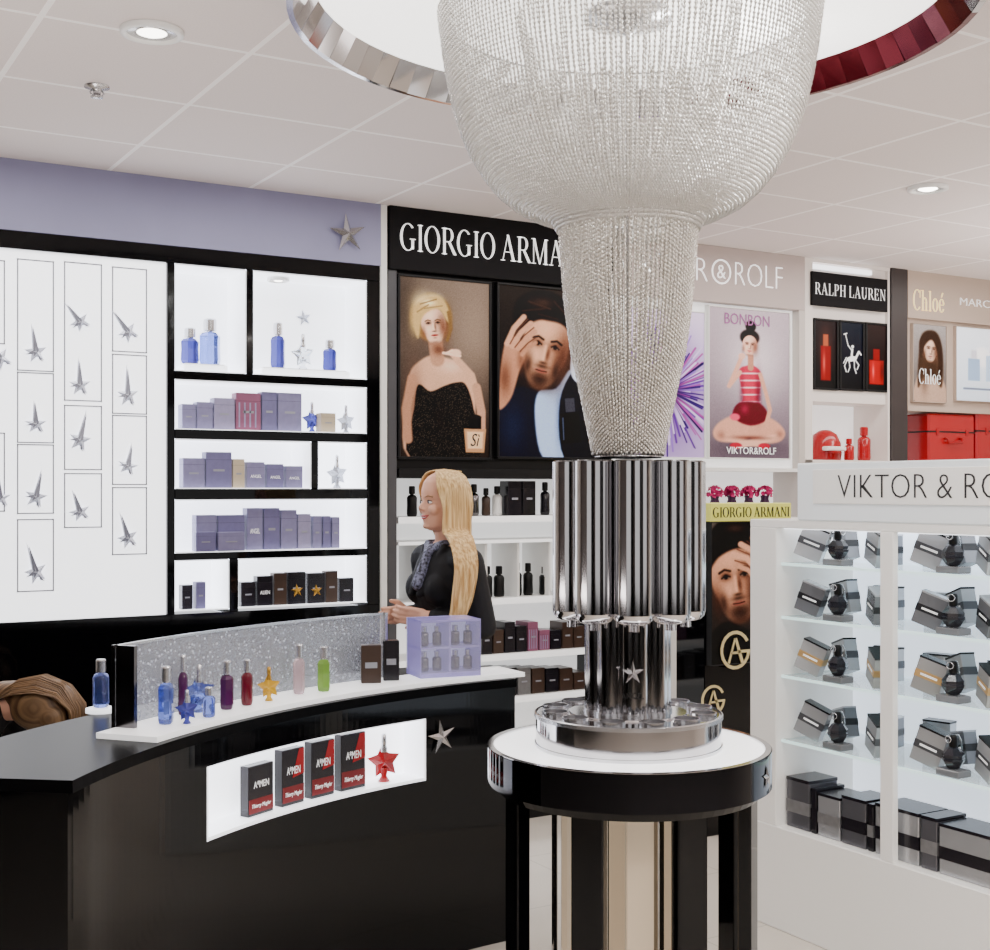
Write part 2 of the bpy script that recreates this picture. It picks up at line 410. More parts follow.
row([(241,256,582,darkbox,bk),(257,273,576,darkbox,bk,{'text':'ALIEN'}),(274,287,573,brownbox,'dark brown carton in the lowest wall niche'),(288,306,572,darkbox,'black carton with gold star in the lowest niche',{'deco':gst}),(308,325,573,darkbox,'black carton with gold star in the lowest niche',{'deco':gst}),(326,338,571,brownbox,'dark brown carton in the lowest wall niche'),(340,354,578,darkbox,bk),(182,193,585,darkbox,bk),(196,206,582,L1,Lm)],1.094,yf,g,.05)
def starbottle(loc,h,gm,label,rz=0,group=None,cap=silver):
    u=thing('perfume_bottle',label,'perfume bottle',tuple(loc),rz,group)
    R=h*.36
    mb=MB().star((0,0,h*.42),EX,EZ,R,gm,h*.13,.55,.12); mb.lathe([(h*.1,0),(h*.13,.01*h),(h*.06,h*.12),(h*.1,h*.3)],gm,14); done(mb,'bottle_body',u)
    mb=MB().lathe([(h*.07,h*.62),(h*.075,h*.7),(h*.05,h*.76),(h*.06,h*.8),(h*.055,h*.97),(h*.03,h)],cap,14); done(mb,'bottle_cap',u)
    return u
def tallbottle(loc,w,h,gm,label,cap=silver,group=None,n=20,sq=False):
    u=thing('perfume_bottle',label,'perfume bottle',tuple(loc),0,group); r=w/2
    mb=MB().lathe([(r*.7,0),(r*.9,h*.02),(r,h*.1),(r*.95,h*.4),(r*.98,h*.62),(r*.75,h*.69),(r*.3,h*.72)],gm,6 if sq else n,smooth=not sq); done(mb,'bottle_body',u)
    mb=MB().lathe([(r*.35,h*.71),(r*.38,h*.735),(r*.6,h*.74),(r*.6,h*.97),(r*.5,h)],cap,n,smooth=False); done(mb,'bottle_cap',u)
    return u
gb='star bottles in the wall niches'
def nb(px,top,zs,w=None,gm=blueg,y=D+.1,kind='s',lab='blue glass star perfume bottle in a lit niche'):
    p=onY(px,top,y); h=p.z-zs
    if kind=='s': return starbottle((p.x,y,zs),h,gm,lab,0,gb)
    return tallbottle((p.x,y,zs),w,h,gm,lab,silver,gb,sq=True)
for (a,b,y0) in((184,228,366),(262,350,366)):
    pa=WX(a,D+.05); pb=WX(b,D+.05)
    done(MB().box(pa,pb,D+.05,D+.16,2.105,2.135,wlit2,.003).box(pa+.01,pb-.01,D+.06,D+.15,2.135,2.14,white,.001),'display_plinth',world=True,label='low white lit plinth under the niche bottles',cat='plinth',group='niche plinths')
nb(190,328,2.14,.08,blued,kind='t',lab='blue faceted perfume bottle on a lit plinth'); nb(210,319,2.14,.095,blueg,kind='t',lab='taller blue faceted perfume bottle on a lit plinth')
nb(278,323,2.14,.07,blued,kind='t',lab='slim blue perfume bottle on a lit plinth'); nb(303,334,2.14,gm=clearg,lab='clear glass star perfume bottle on a lit plinth'); nb(330,340,2.14,.07,blued,kind='t',lab='short blue perfume bottle on a lit plinth')
nb(312,402,1.859,gm=blued); nb(346,405,1.859,gm=ssil,lab='silver star perfume bottle on the niche shelf'); nb(337,455,1.609,gm=ssil,lab='silver star perfume bottle alone in a niche')
p=onY(304,318,YB-.065); done(MB().star((0,0,0),EX,EZ,.04,ssil,.008,.38,.2),'star_ornament',None,tuple(p),label='small silver star on the white niche back',cat='ornament')
def pil(px0,px1,m,z0=0,z1=CEIL,yf=D-.03,name='trim_1'):
    struct(MB().box(WX(px0,yf),WX(px1,yf),yf,D+.3,z0,z1,m,.003),name)
pil(381,387.5,white,yf=D-.012,name='trim_1')
# ---------- poster painting ----------
def seg_d(X,Y,pts,closed=True):
    d=np.full(X.shape,1e9); ins=np.zeros(X.shape,bool); n=len(pts)
    for i in range(n if closed else n-1):
        x1,y1=pts[i];x2,y2=pts[(i+1)%n]; dx,dy=x2-x1,y2-y1; L=dx*dx+dy*dy+1e-9
        t=np.clip(((X-x1)*dx+(Y-y1)*dy)/L,0,1); d=np.minimum(d,np.hypot(X-x1-t*dx,Y-y1-t*dy))
        if closed:
            c=((y1>Y)!=(y2>Y))&(X<(x2-x1)*(Y-y1)/((y2-y1)+1e-12)+x1); ins^=c
    return d,ins
def smoothpts(p,k=5):
    n=len(p);o=[]
    for i in range(n):
        a,b,c,d=p[i-1],p[i],p[(i+1)%n],p[(i+2)%n]
        for j in range(k):
            t=j/k; o.append(tuple(.5*((2*b[q])+(-a[q]+c[q])*t+(2*a[q]-5*b[q]+4*c[q]-d[q])*t*t+(-a[q]+3*b[q]-3*c[q]+d[q])*t**3) for q in(0,1)))
    return o
def paint(w,h,ops,res=1.8):
    nx,ny=int(w*res)+1,int(h*res)+1
    X,Y=np.meshgrid(np.linspace(0,w,nx),np.linspace(0,h,ny)); img=np.zeros((ny,nx,3)); rng=np.random.RandomState(3)
    for op in ops:
        k=op[0]
        if k=='bg':
            t=(Y/h)[...,None] if len(op)<4 else (X/w)[...,None]
            img=np.array(op[1])*(1-t)+np.array(op[2])*t; continue
        if k=='n': img=img+rng.randn(ny,nx,1)*op[1]; continue
        if k in('e','g'):
            _,cx,cy,rx,ry,c,s=op[:7]; a=math.radians(op[7]) if len(op)>7 else 0
            u=(X-cx)*math.cos(a)+(Y-cy)*math.sin(a); v=-(X-cx)*math.sin(a)+(Y-cy)*math.cos(a)
            q=np.sqrt((u/rx)**2+(v/ry)**2)
            if k=='g':
                al=(np.exp(-q*q*1.6)*s)[...,None]; img=img*(1-al)+np.array(c)*al; continue
            sd=(q-1)*min(rx,ry)
        elif k in('p','ps','sp'):
            pts=smoothpts(op[1]) if k!='ps' else op[1]; c,s=op[2],op[3]; d,i=seg_d(X,Y,pts); sd=np.where(i,-d,d)
        elif k=='l':
            _,pts,wd,c,s=op; d,_=seg_d(X,Y,pts,False); sd=d-wd/2
        if k=='sp':
            m=(rng.rand(ny,nx)<op[4]); al=((sd<0)&m).astype(float)[...,None]*.6
        else: al=np.clip(.5-sd/max(s,.4),0,1); al=(al*al*(3-2*al))[...,None]
        img=img*(1-al)+np.array(c)*al
    g=img.mean(2,keepdims=True); img=g+(img-g)*.86
    return np.clip((img/255.-.5)*1.22+.45,0,1)*255,nx,ny
def face(cx,cy,rx,ry,a,base,sh,lip,brow,beard=None,side=1):
    ca,sa=math.cos(math.radians(a)),math.sin(math.radians(a))
    def P(u,v): x,y=u*rx,v*ry; return (cx+x*ca-y*sa,cy+x*sa+y*ca)
    hi=tuple(min(255,x*1.08+6) for x in base); dk=tuple(x*.4 for x in sh); sh=tuple(x*.85 for x in sh)
    o=[('e',cx,cy-ry*.12,rx,ry*.88,base,rx*.16,a),('e',*P(0,.38),rx*.74,ry*.62,base,rx*.18,a)]
    o+=[('g',*P(.78*side,.1),rx*.55,ry*.95,sh,.95,a),('g',*P(-.85*side,.4),rx*.28,ry*.5,sh,.7,a),('g',*P(-.2*side,-.55),rx*.5,ry*.25,hi,.6,a),('g',*P(-.42*side,.22),rx*.28,ry*.2,hi,.6,a),('g',*P(0,.95),rx*.6,ry*.14,sh,.7,a)]
    if beard: o+=[('g',*P(0,.76),rx*.72,ry*.3,beard,.95,a),('g',*P(.6,.48),rx*.22,ry*.35,beard,.8,a),('g',*P(-.6,.48),rx*.22,ry*.35,beard,.8,a),('g',*P(0,.42),rx*.35,ry*.07,beard,.8,a)]
    for s in(-1,1):
        o+=[('g',*P(.38*s,-.14),rx*.3,ry*.13,sh,.95,a),('l',[P(.18*s,-.25),P(.4*s,-.30),P(.62*s,-.24)],ry*.05,brow,ry*.06),('e',*P(.38*s,-.12),rx*.14,ry*.035,(180,172,166),rx*.08,a),('e',*P(.38*s,-.12),rx*.09,ry*.05,dk,rx*.08,a),('l',[P(.22*s,-.12),P(.38*s,-.17),P(.54*s,-.11)],ry*.04,dk,ry*.05)]
    o+=[('g',*P(.13*side,.1),rx*.12,ry*.26,sh,.85,a),('l',[P(-.02*side,-.1),P(-.03*side,.24)],rx*.07,hi,rx*.16),('g',*P(0,.33),rx*.22,ry*.05,dk,.7,a),
        ('e',*P(0,.54),rx*.24,ry*.05,lip,rx*.12,a),('l',[P(-.23,.535),P(0,.545),P(.23,.53)],ry*.02,dk,ry*.04),('g',*P(0,.68),rx*.2,ry*.05,sh,.7,a)]
    return o
def postermat():
    m=bpy.data.materials.new('printed_backlit_film'); m.use_nodes=True; nt=m.node_tree; b=nt.nodes['Principled BSDF']
    a=nt.nodes.new('ShaderNodeAttribute'); a.attribute_name='Col'
    nt.links.new(a.outputs['Color'],b.inputs['Base Color']); nt.links.new(a.outputs['Color'],b.inputs['Emission Color'])
    b.inputs['Emission Strength'].default_value=.5; b.inputs['Roughness'].default_value=.4; b.inputs['Specular IOR Level'].default_value=.15
    return m
PM=postermat()
def poster(px0,px1,pyt,pyb,Y,W,Hh,ops,label,fm=blackm,extra=None,name='framed_poster',fw=.012):
    x0,x1=WX(px0,Y),WX(px1,Y); pm=(px0+px1)/2
    z0=WZ(pm,pyb,Y); z1=WZ(pm,pyt,Y)
    u=thing(name,label,'poster',((x0+x1)/2,Y,z0))
    mb=MB(); t=.03
    mb.box(x0,x1,Y+.004,Y+t,z0,z1,fm); 
    for q in((x0-fw,x1+fw,z1,z1+fw),(x0-fw,x1+fw,z0-fw,z0),(x0-fw,x0,z0,z1),(x1,x1+fw,z0,z1)): mb.box(q[0],q[1],Y-.008,Y+t,q[2],q[3],fm,.002)
    done(mb,'poster_frame',u,world=True)
    img,nx,ny=paint(W,Hh,ops)
    xx=np.linspace(x0,x1,nx)-(x0+x1)/2; zz=np.linspace(z1,z0,ny)-z0
    XX,ZZ=np.meshgrid(xx,zz); V=np.stack([XX,np.zeros_like(XX),ZZ],-1).reshape(-1,3)
    i=np.arange(nx*ny).reshape(ny,nx); Fq=np.stack([i[1:,:-1],i[1:,1:],i[:-1,1:],i[:-1,:-1]],-1).reshape(-1,4)
    me=bpy.data.meshes.new('poster_print'); me.from_pydata(V.tolist(),[],Fq.tolist())
    ca=me.color_attributes.new('Col','FLOAT_COLOR','POINT'); s=img.reshape(-1,3)/255.; s=np.where(s<=.04045,s/12.92,((s+.055)/1.055)**2.4)
    ca.data.foreach_set('color',np.concatenate([s,np.ones((len(s),1))],1).ravel().astype(np.float32)); me.materials.append(PM)
    mkobj('poster_print',me,u)
    if extra:
        mb=MB(); extra(mb,x0,x1,z0,z1,Y); done(mb,'poster_lettering',u,world=True)
    return u
# ---------- black bay ----------
xa0,xa1=WX(388),WX(612)
A=thing('wall_display_cabinet','black fragrance wall bay with lit sign header and open shelves','display cabinet',((xa0+xa1)/2,D,0))
mb=MB(); mb.box(xa0,xa1,D-.02,YB,2.61,CEIL,signblk,.003)
mb.box(xa0,WX(397),D,YB,0,2.61,M('dark_grey_trim',(70,70,74),.4),.002); mb.box(xa1-.03,xa1,D,YB,0,2.61,blackm,.002)
mb.box(xa0,xa1,D+.03,YB,1.70,2.61,blackm)
mb.box(xa0,xa1,YB-.03,YB,0,1.70,wsoft)
mb.box(WX(398),xa1-.03,D,YB,0,.12,blackm)
done(mb,'bay_carcass',A,world=True)
mb=MB(); x0=WX(401,D-.03)
x1=WX(585,D-.03)
mb.text('GIORGIO ARMANI',((x0+x1)/2,D-.02,2.762),EX,EZ,x1-x0,.122,M('sign_white',(250,250,250),.4,em=.9),.004,serif=True,gap=.05)
done(mb,'sign_lettering',A,world=True,label='glowing white serif sign lettering')
xs0,xs1=WX(399),xa1-.03
shz=[1.475,1.36,1.08,.81,.6]
for z,th in zip(shz,(.03,.015,.03,.03,.03)):
    done(MB().box(xs0,xs1,D+.005,YB-.03,z-th,z,white,.002).box(xs0,xs1,D,D+.006,z-th,z,wsoft),'shelf',A,world=True)
done(MB().box(xs0,xs1,D+.0,YB-.03,1.655,1.70,blackm,.002),'shelf',A,world=True,label='black top canopy shelf')
for px in(416,446,478,510,541,575): x=WX(px,D+.1); done(MB().box(x-.006,x+.006,D+.02,YB-.03,1.08,1.345,white),'divider_panel',A,world=True)
P1=[('bg',(124,108,96),(54,44,40)),('g',74,50,40,70,(150,130,114),.8),('g',4,20,20,50,(80,68,60),.8),
 ('p',[(10,94),(20,82),(32,76),(48,78),(64,84),(74,98),(76,130),(72,177),(8,177),(6,120)],(206,160,132),3),('g',14,130,10,50,(120,84,68),.7),('g',50,86,14,8,(232,194,170),.7),
 ('p',[(18,106),(30,112),(44,106),(56,102),(66,104),(74,128),(80,177),(10,177),(14,130)],(22,18,18),2),('sp',[(18,106),(30,112),(44,106),(56,102),(66,104),(74,128),(80,177),(10,177),(14,130)],(130,112,96),1,.08),('g',40,140,10,30,(60,52,48),.4),
 ('l',[(76,108),(72,94),(58,80),(52,72)],7,(206,160,132),2),('l',[(77,106),(82,130),(82,150)],9,(190,144,118),2),('l',[(12,100),(6,130),(8,160)],9,(176,130,104),3),
 ('l',[(35,60),(37,80)],14,(184,138,112),3),('g',38,70,8,7,(110,72,56),.9),
 ('e',31,38,21,24,(150,118,72),4),('g',22,26,12,14,(232,208,156),.9),('g',46,40,6,20,(110,84,50),.9),('g',14,44,6,16,(190,160,108),.8),('g',34,20,10,6,(244,226,182),.8)]
P1+=face(33,46,12.5,18.5,-8,(228,186,160),(150,100,78),(166,38,42),(96,68,44))
P1+=[('p',[(14,50),(14,30),(24,20),(38,17),(47,26),(50,42),(46,40),(39,30),(28,33),(21,42),(18,60)],(196,164,108),3),('g',28,24,8,4,(244,226,180),.9),('l',[(20,26),(36,20)],1.2,(140,108,66),1.5),('l',[(17,34),(28,26)],1.2,(150,118,74),1.5),('l',[(24,30),(42,26)],1,(150,118,74),1.5),('l',[(48,32),(51,48),(47,60)],3,(130,100,62),2),
 ('l',[(43,73),(60,75)],2.6,(236,196,170),1.5),('e',56,72,5,3.6,(230,188,160),2),('l',[(52,70),(46,73)],2,(236,196,170),1.2),
 ('ps',[(64,148),(87,148),(85,172),(66,172)],(186,140,102),1),('ps',[(67,151),(84,151),(83,168),(68,168)],(226,186,146),2),('ps',[(69,136),(82,136),(82,148),(69,148)],(14,12,12),1),('e',75.5,136,6.5,2.5,(40,36,36),1),('n',4)]
def x1t(mb,x0,x1,z0,z1,Y): mb.text('Sì',(x0+(x1-x0)*.838,Y-.001,z0+(z1-z0)*.1),EX,EZ,.05,.06,inkb,.001,shear=.3)
poster(400,489,280,457,D,90,177,P1,'framed portrait poster of blonde woman in black sequined dress',extra=x1t)
P2=[('bg',(52,42,36),(18,18,26)),('g',80,40,30,60,(80,62,52),.8),
 ('p',[(0,118),(20,100),(44,104),(70,90),(98,70),(98,170),(0,170)],(22,27,48),3),('g',14,140,16,30,(40,48,78),.7),
 ('p',[(40,104),(58,100),(74,80),(84,110),(70,170),(44,170),(36,130)],(164,188,226),3),('g',62,130,5,34,(90,110,156),.8),
 ('p',[(62,112),(80,74),(98,56),(98,170),(66,170)],(18,22,40),2),('p',[(74,66),(84,52),(92,60),(84,92),(74,86)],(206,220,242),2)]
P2+=[('e',49,36,31,30,(30,22,20),4,10)]+face(47,62,24,40,12,(208,156,126),(116,72,54),(156,88,76),(36,25,22),beard=(60,40,32))
P2+=[('p',[(14,36),(18,14),(38,2),(62,6),(78,22),(78,54),(70,40),(62,34),(50,32),(40,32),(30,38),(20,52)],(32,22,20),4),('g',44,14,14,6,(80,58,48),.8),('l',[(30,14),(52,20)],1.5,(76,54,44),2),('l',[(24,24),(46,20)],1.5,(66,46,38),2),('l',[(56,12),(72,28)],1.5,(70,50,42),2),('l',[(40,26),(60,30)],1.2,(64,44,36),2),
 ('p',[(0,104),(2,80),(6,58),(13,50),(24,56),(26,70),(20,86),(12,112),(0,124)],(190,136,108),3),('g',6,92,8,22,(106,68,52),.8),('g',22,74,5,14,(106,68,52),.6),
 ('l',[(8,58),(15,42),(25,30)],5.5,(206,154,126),2),('l',[(13,60),(22,46),(32,36)],5.5,(200,148,120),2),('l',[(19,62),(27,52),(36,44)],5,(194,142,114),2),('l',[(23,68),(30,60),(37,55)],4,(182,130,102),2),
 ('l',[(11,58),(19,43),(29,32)],1.1,(104,64,48),1.4),('l',[(16,61),(25,49),(35,40)],1.1,(104,64,48),1.4),('l',[(21,65),(29,56),(37,50)],1.1,(104,64,48),1.4),
 ('ps',[(62,126),(82,123),(84,154),(64,156)],(8,10,18),1),('ps',[(67,110),(77,109),(78,123),(68,124)],(70,70,80),1),('l',[(65,130),(66,152)],1,(90,100,130),1),('n',4)]
poster(499,594,289,457,D,98,170,P2,'framed portrait poster of bearded man in dark suit')
rb=random.Random(5)
def armbottle(px,top,z,y,w,gm,lab,cap=blackm): 
    p=onY(px,top,y); return tallbottle((p.x,y,z),w,max(.05,p.z-z),gm,lab,cap,'fragrance bottles on the open shelves')
for px,top,w,gm in((412,486,.05,blackm),(424,484,.04,white),(436,490,.05,darkbox),(449,482,.045,M('beige_plastic',(200,180,160),.4)),(461,489,.06,blackm),(474,484,.05,chromed),(486,488,.045,brownbox),(497,486,.05,white),(545,482,.05,darkbox)):
    armbottle(px,top,1.475,D+.08,w,gm,'small fragrance bottle on the upper open shelf')
for px,top,w in((487,566,.055),(499,566,.055),(517,562,.05),(528,563,.05),(545,566,.06),(560,566,.05)):
    armbottle(px,top,1.08,D+.08,w,purpleg if rb.random()<.3 else blackm,'dark fragrance bottle on the open middle shelf')
ga='dark cartons on the open shelves'
row([(508,522,481,darkbox,'black carton on the upper open shelf'),(523,536,481,darkbox,'black carton on the upper open shelf')],1.475,D+.03,ga,.08)
for k in range(10):
    a=482+k*11.5; m=rb.choice([darkbox,brownbox,darkbox,burg,lgrey]); row([(a,a+10.5,rb.choice([622,626,630]),m,'dark fragrance carton packed on the lower shelf')],.81,D+.03,ga,.12)
for k in range(7):
    a=490+k*14; m=rb.choice([darkbox,brownbox,tan,greybox]); row([(a,a+13,rb.choice([668,672,676]),m,'fragrance carton packed on the bottom shelf')],.6,D+.03,ga,.12)
# ---------- white bay ----------
xv0,xv1=WX(613),WX(804)
V=thing('wall_display_cabinet','white fragrance wall bay with pale sign lettering and lit panel','display cabinet',((xv0+xv1)/2,D,0))
mb=MB(); mb.box(xv0,xv1,D-.01,YB,2.60,CEIL,M('beige_header',(186,172,168),.5),.003); mb.box(xv0,WX(798),D+.045,D+.06,1.72,2.60,wsoft); mb.box(WX(798),xv1,D-.01,YB,0,2.6,M('beige_stile',(196,188,182),.5),.002)
mb.box(xv0,WX(798),D+.2,YB,0,1.72,wsoft); mb.box(xv0,WX(798),D+.0,D+.2,0,.9,white); mb.box(xv0,WX(798),D,D+.2,1.42,1.45,white); mb.box(xv0,WX(798),D,D+.2,1.70,1.72,white)
done(mb,'bay_carcass',V,world=True)
sp_=M('sign_pale',(252,252,252),.4,em=1.3)
xd_=WX(781)
done(MB().text('VIKTOR',((WX(617)+WX(706))/2,D-.01,2.765),EX,EZ,WX(706)-WX(617),.12,sp_,.003,off=-.03),'sign_lettering',V,world=True,label='thin white sign lettering')
done(MB().text('ROLF',((WX(734)+xd_)/2,D-.01,2.765),EX,EZ,xd_-WX(734),.12,sp_,.003,off=-.03),'sign_lettering',V,world=True,label='thin white sign lettering')
cxr=(WX(708)+WX(732))/2; mb=MB().text('&',(cxr,D-.01,2.765),EX,EZ,.055,.07,sp_,.003,off=-.02)
mb.lathe([(.066,0),(.066,.003),(.059,.003),(.059,0)],sp_,32,closed=True,smooth=False,T=Matrix.Translation((cxr,D-.01,2.765))@Matrix.Rotation(math.pi/2,4,'X'))
done(mb,'sign_ampersand',V,world=True,label='white ampersand in a circle')
rngp=random.Random(2); P3=[('bg',(216,200,230),(180,158,204)),('g',38,80,44,66,(100,60,140),1.)]
for k in range(200):
    a=rngp.uniform(0,6.28); L=rngp.uniform(30,70); c=rngp.choice([(60,24,110),(100,50,150),(200,180,222),(40,14,80),(140,100,190),(160,70,150)])
    P3.append(('l',[(38+8*math.cos(a),80+10*math.sin(a)),(38+L*math.cos(a)*.75,80+L*math.sin(a))],rngp.uniform(.8,2.2),c,1))
P3+=[('g',38,80,18,22,(60,20,80),1)]
poster(628,704,310,457,D+.012,76,147,P3,'poster of purple exploding flower burst beside the chandelier',fm=white,fw=.006)
P4=[('bg',(176,160,170),(112,98,108)),('g',46,50,40,50,(208,194,200),.9),('g',40,136,50,14,(86,74,84),.8),
 ('p',[(26,104),(10,112),(4,122),(10,130),(30,130),(44,122),(40,108)],(208,152,130),3),('p',[(56,104),(70,110),(78,120),(72,129),(54,131),(40,124),(44,108)],(204,148,126),3),('l',[(12,124),(34,131),(54,132)],6,(214,160,138),2.5),('l',[(70,124),(50,129),(28,134)],6,(218,166,144),2.5),('g',42,126,24,2.5,(110,62,54),.8),('g',12,124,5,5,(140,90,76),.6),('g',72,122,5,5,(140,90,76),.6),('e',27,134,6,3,(180,36,64),1.5),('e',56,134,6,3,(180,36,64),1.5),
 ('p',[(30,60),(38,55),(46,55),(53,62),(52,76),(50,88),(56,104),(42,110),(28,104),(34,88),(32,76)],(196,48,82),2)]
for k in range(6): P4.append(('l',[(32,63+k*7),(52,62+k*7)],1.4,(232,186,194),1))
P4+=[('g',50,82,4,26,(100,18,46),.7),('g',33,82,3,26,(110,20,50),.5),('p',[(30,92),(52,92),(60,106),(42,114),(24,106)],(108,14,42),2.5),('g',36,98,5,6,(170,44,80),.7),('l',[(31,62),(20,76),(28,58),(33,46)],4.2,(212,158,136),1.5),('l',[(52,63),(58,82),(62,98),(58,112)],4.2,(204,150,128),1.5),('l',[(42,46),(42,57)],6,(186,132,110),1.5),('e',41,27,10,8,(36,22,22),2.5),('e',42,16,5.5,5.5,(36,22,22),2),('g',39,14,3,2,(110,80,74),.7)]+face(41,35,7.4,10,4,(230,182,160),(170,110,90),(176,36,54),(44,28,26))
P4+=[('e',33,46,3.5,3,(222,172,150),1.2),('e',26,106,5,3.5,(220,80,110),2),('n',3)]
def p4t(mb,x0,x1,z0,z1,Y):
    xm=(x0+x1)/2; w=x1-x0
    mb.text('BONBON',(xm-.02,Y-.003,z1-.055),EX,EZ,w*.56,.06,M('poster_lilac',(150,84,140),.5,em=.15),.001); mb.text('VIKTOR&ROLF',(xm+.01,Y-.003,z0+.04),EX,EZ,w*.62,.038,inkw,.001)
poster(709,789,310,458,D+.012,82,146,P4,'poster of seated woman in pink striped dress',fm=white,extra=p4t,fw=.008)
mag=M('magenta_petals',(190,24,104),.6); vased=M('dark_vase',(60,30,60),.2)
for px in(716,733,750,766):
    p=onY(px,500,D+.06); u=thing('flower_arrangement','magenta flower ball in a small dark vase','flowers',(p.x,D+.07,1.45),0,'magenta flower vases')
    done(MB().lathe([(.02,0),(.03,.01),(.034,.06),(.022,.1),(.026,.12)],vased,14),'vase',u)
    mb=MB(); rr=random.Random(px)
    for k in range(60):
        a=rr.uniform(0,6.28); e=rr.uniform(-.3,1.5); d=Vector((math.cos(a)*math.cos(e),math.sin(a)*math.cos(e),math.sin(e))); c=Vector((0,0,.13))+d*.03; t=d.orthogonal()*.011; b=d.cross(t)
        mb.add([c-t,c+d*.02-b,c+t+d*.008,c+d*.016+b],[(0,1,2,3)],mag)
    done(mb,'blossom',u)
for px,h,gm_ in((684,.13,blackm),(693,.15,purpleg),(701,.12,redg)):
    p=onY(px,600,D+.08); tallbottle((p.x,D+.08,.9),.05,h,gm_,'dark perfume bottle on the white ledge',blackm,'bottles on the white ledge')
# ---------- sign bay with red products ----------
xr0,xr1=WX(805),WX(890)
R_=thing('wall_display_cabinet','white fragrance wall bay with black sign board and red products','display cabinet',((xr0+xr1)/2,D,0))
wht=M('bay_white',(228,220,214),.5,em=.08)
mb=MB(); mb.box(xr0,xr1,D,YB,2.88,CEIL,wht); mb.box(xr0,xr1,D+.02,YB,2.10,2.88,wht); mb.box(xr0,WX(813),D,YB,0,2.88,wht,.002); mb.box(WX(888),xr1,D,YB,0,2.88,wht,.002)
mb.box(xr0,xr1,D,YB,0,1.77,wht); mb.box(xr0,xr1,YB-.03,YB,1.77,2.1,wsoft); mb.box(WX(813),WX(872),D+.0,D+.02,2.845,2.87,wlit)
done(mb,'bay_carcass',R_,world=True)
x0,x1=WX(812.5,D-.02),WX(888,D-.02)
mb=MB().box(x0,x1,D-.02,D+.0,2.635,2.825,signblk,.003); done(mb,'sign_board',R_,world=True)
done(MB().text('RALPH LAUREN',((x0+x1)/2,D-.02,2.73),EX,EZ,(x1-x0)*.93,.065,inkw,.002,serif=True,gap=.1),'sign_lettering',R_,world=True)
W_=(230,230,228)
P7a=[('bg',(48,34,36),(30,22,24)),('g',13,30,10,30,(110,70,56),.7),('ps',[(7,26),(19,26),(19,62),(7,62)],(140,26,24),2),('g',11,44,2,14,(220,110,100),.7),('ps',[(10,14),(16,14),(16,26),(10,26)],(170,90,60),1.5)]
P7b=[('bg',(24,40,56),(14,24,36)),('e',12,38,6,2.6,W_,.6,-12),('l',[(17,36),(20,30)],2.2,W_,.6),('l',[(20,30),(22.5,33)],1.6,W_,.6),('l',[(7,39),(4,46),(6,52)],1,W_,.5),('l',[(9,40),(10,47),(8,52)],1,W_,.5),('l',[(16,39),(20,44),(18,49)],1,W_,.5),('l',[(15,40),(15,47),(17,53)],1,W_,.5),('l',[(6,37),(3,43)],.9,W_,.5),
 ('l',[(12,36),(12.5,28)],2.2,W_,.6),('e',13,25,1.5,1.7,W_,.5),('l',[(12,35),(15,41)],1.3,W_,.5),('l',[(12,29),(8,24)],1.1,W_,.5),('l',[(8,24),(5,12)],.8,W_,.5),('l',[(3.5,12.5),(6.5,11.5)],1.2,W_,.5)]
P7c=[('bg',(60,44,42),(30,24,24)),('ps',[(3,38),(21,38),(21,64),(3,64)],(170,14,22),2),('g',8,50,2,10,(240,120,120),.7),('g',19,50,3,14,(80,4,10),.7),('ps',[(8,26),(16,26),(16,38),(8,38)],(140,12,16),1.5)]
poster(815,836.5,321,388,D+.012,26,70,P7a,'dark framed light box with slim red bottle',fw=.012); poster(841,862.5,323,389,D+.012,24,70,P7b,'dark blue framed light box with white polo rider',fw=.012); poster(867,886,325,390,D+.012,24,70,P7c,'dark framed light box with square red bottle',fw=.012)
def redbottle(px,h,y=D+.1,z=1.77,w=.06):
    p=onY(px,450,y); tallbottle((p.x,y,z),w,h,red,'red lacquered perfume bottle on the white shelf',red,'red perfume bottles')
redbottle(849,.13); redbottle(864,.2,w=.08)
p=onY(830,450,D+.1)
u=thing('riding_helmet','red and white helmet resting on the shelf','helmet',(p.x,D+.14,1.77)); mb=MB()
mb.lathe([(.09,0),(.095,.04),(.09,.1),(.07,.15),(.035,.175),(.001,.18)],red,22); done(mb,'helmet_shell',u)
mb=MB(); mb.add([(-.08,-.05,.05),(.08,-.05,.05),(.06,-.13,.04),(-.06,-.13,.04)],[(0,1,2,3)],red); mb.box(-.075,.075,-.098,-.05,.055,.08,white,.005); done(mb,'helmet_visor',u,label='white banded visor')
pil(892,908,M('charcoal_pillar',(52,46,46),.4),yf=D-.012,name='trim_2')
# ---------- beige bay ----------
xc0,xc1=WX(908),WX(1075)
Cc=thing('wall_display_cabinet','beige fragrance wall bay with pale gold sign and shelf','display cabinet',((xc0+xc1)/2,D,0))
beige=M('beige_bay',(184,166,152),.5,em=.03)
mb=MB(); mb.box(xc0,xc1,D,YB,2.62,CEIL,beige); mb.box(xc0,xc1,D+.03,YB,2.09,2.62,beige); mb.box(xc0,xc1,D+.0,YB,0,1.76,white); mb.box(xc0,xc1,YB-.03,YB,1.76,2.09,wsoft); mb.box(xc0,xc1,D,YB,2.07,2.1,beige)
done(mb,'bay_carcass',Cc,world=True)
x0,x1=WX(913),WX(944); x2,x3=WX(960),WX(1030)
pg=M('pale_gold_letters',(248,222,158),.4,em=.9)
done(MB().text('Chloe',((x0+x1)/2,D,WZ(928,301)),EX,EZ,x1-x0,.12,pg,.004,serif=True),'sign_lettering',Cc,world=True)
done(MB().text('MARC JACOBS',((x2+x3)/2,D,WZ(992,306)),EX,EZ,x3-x2,.06,inkw,.004,off=-.015),'sign_lettering',Cc,world=True)
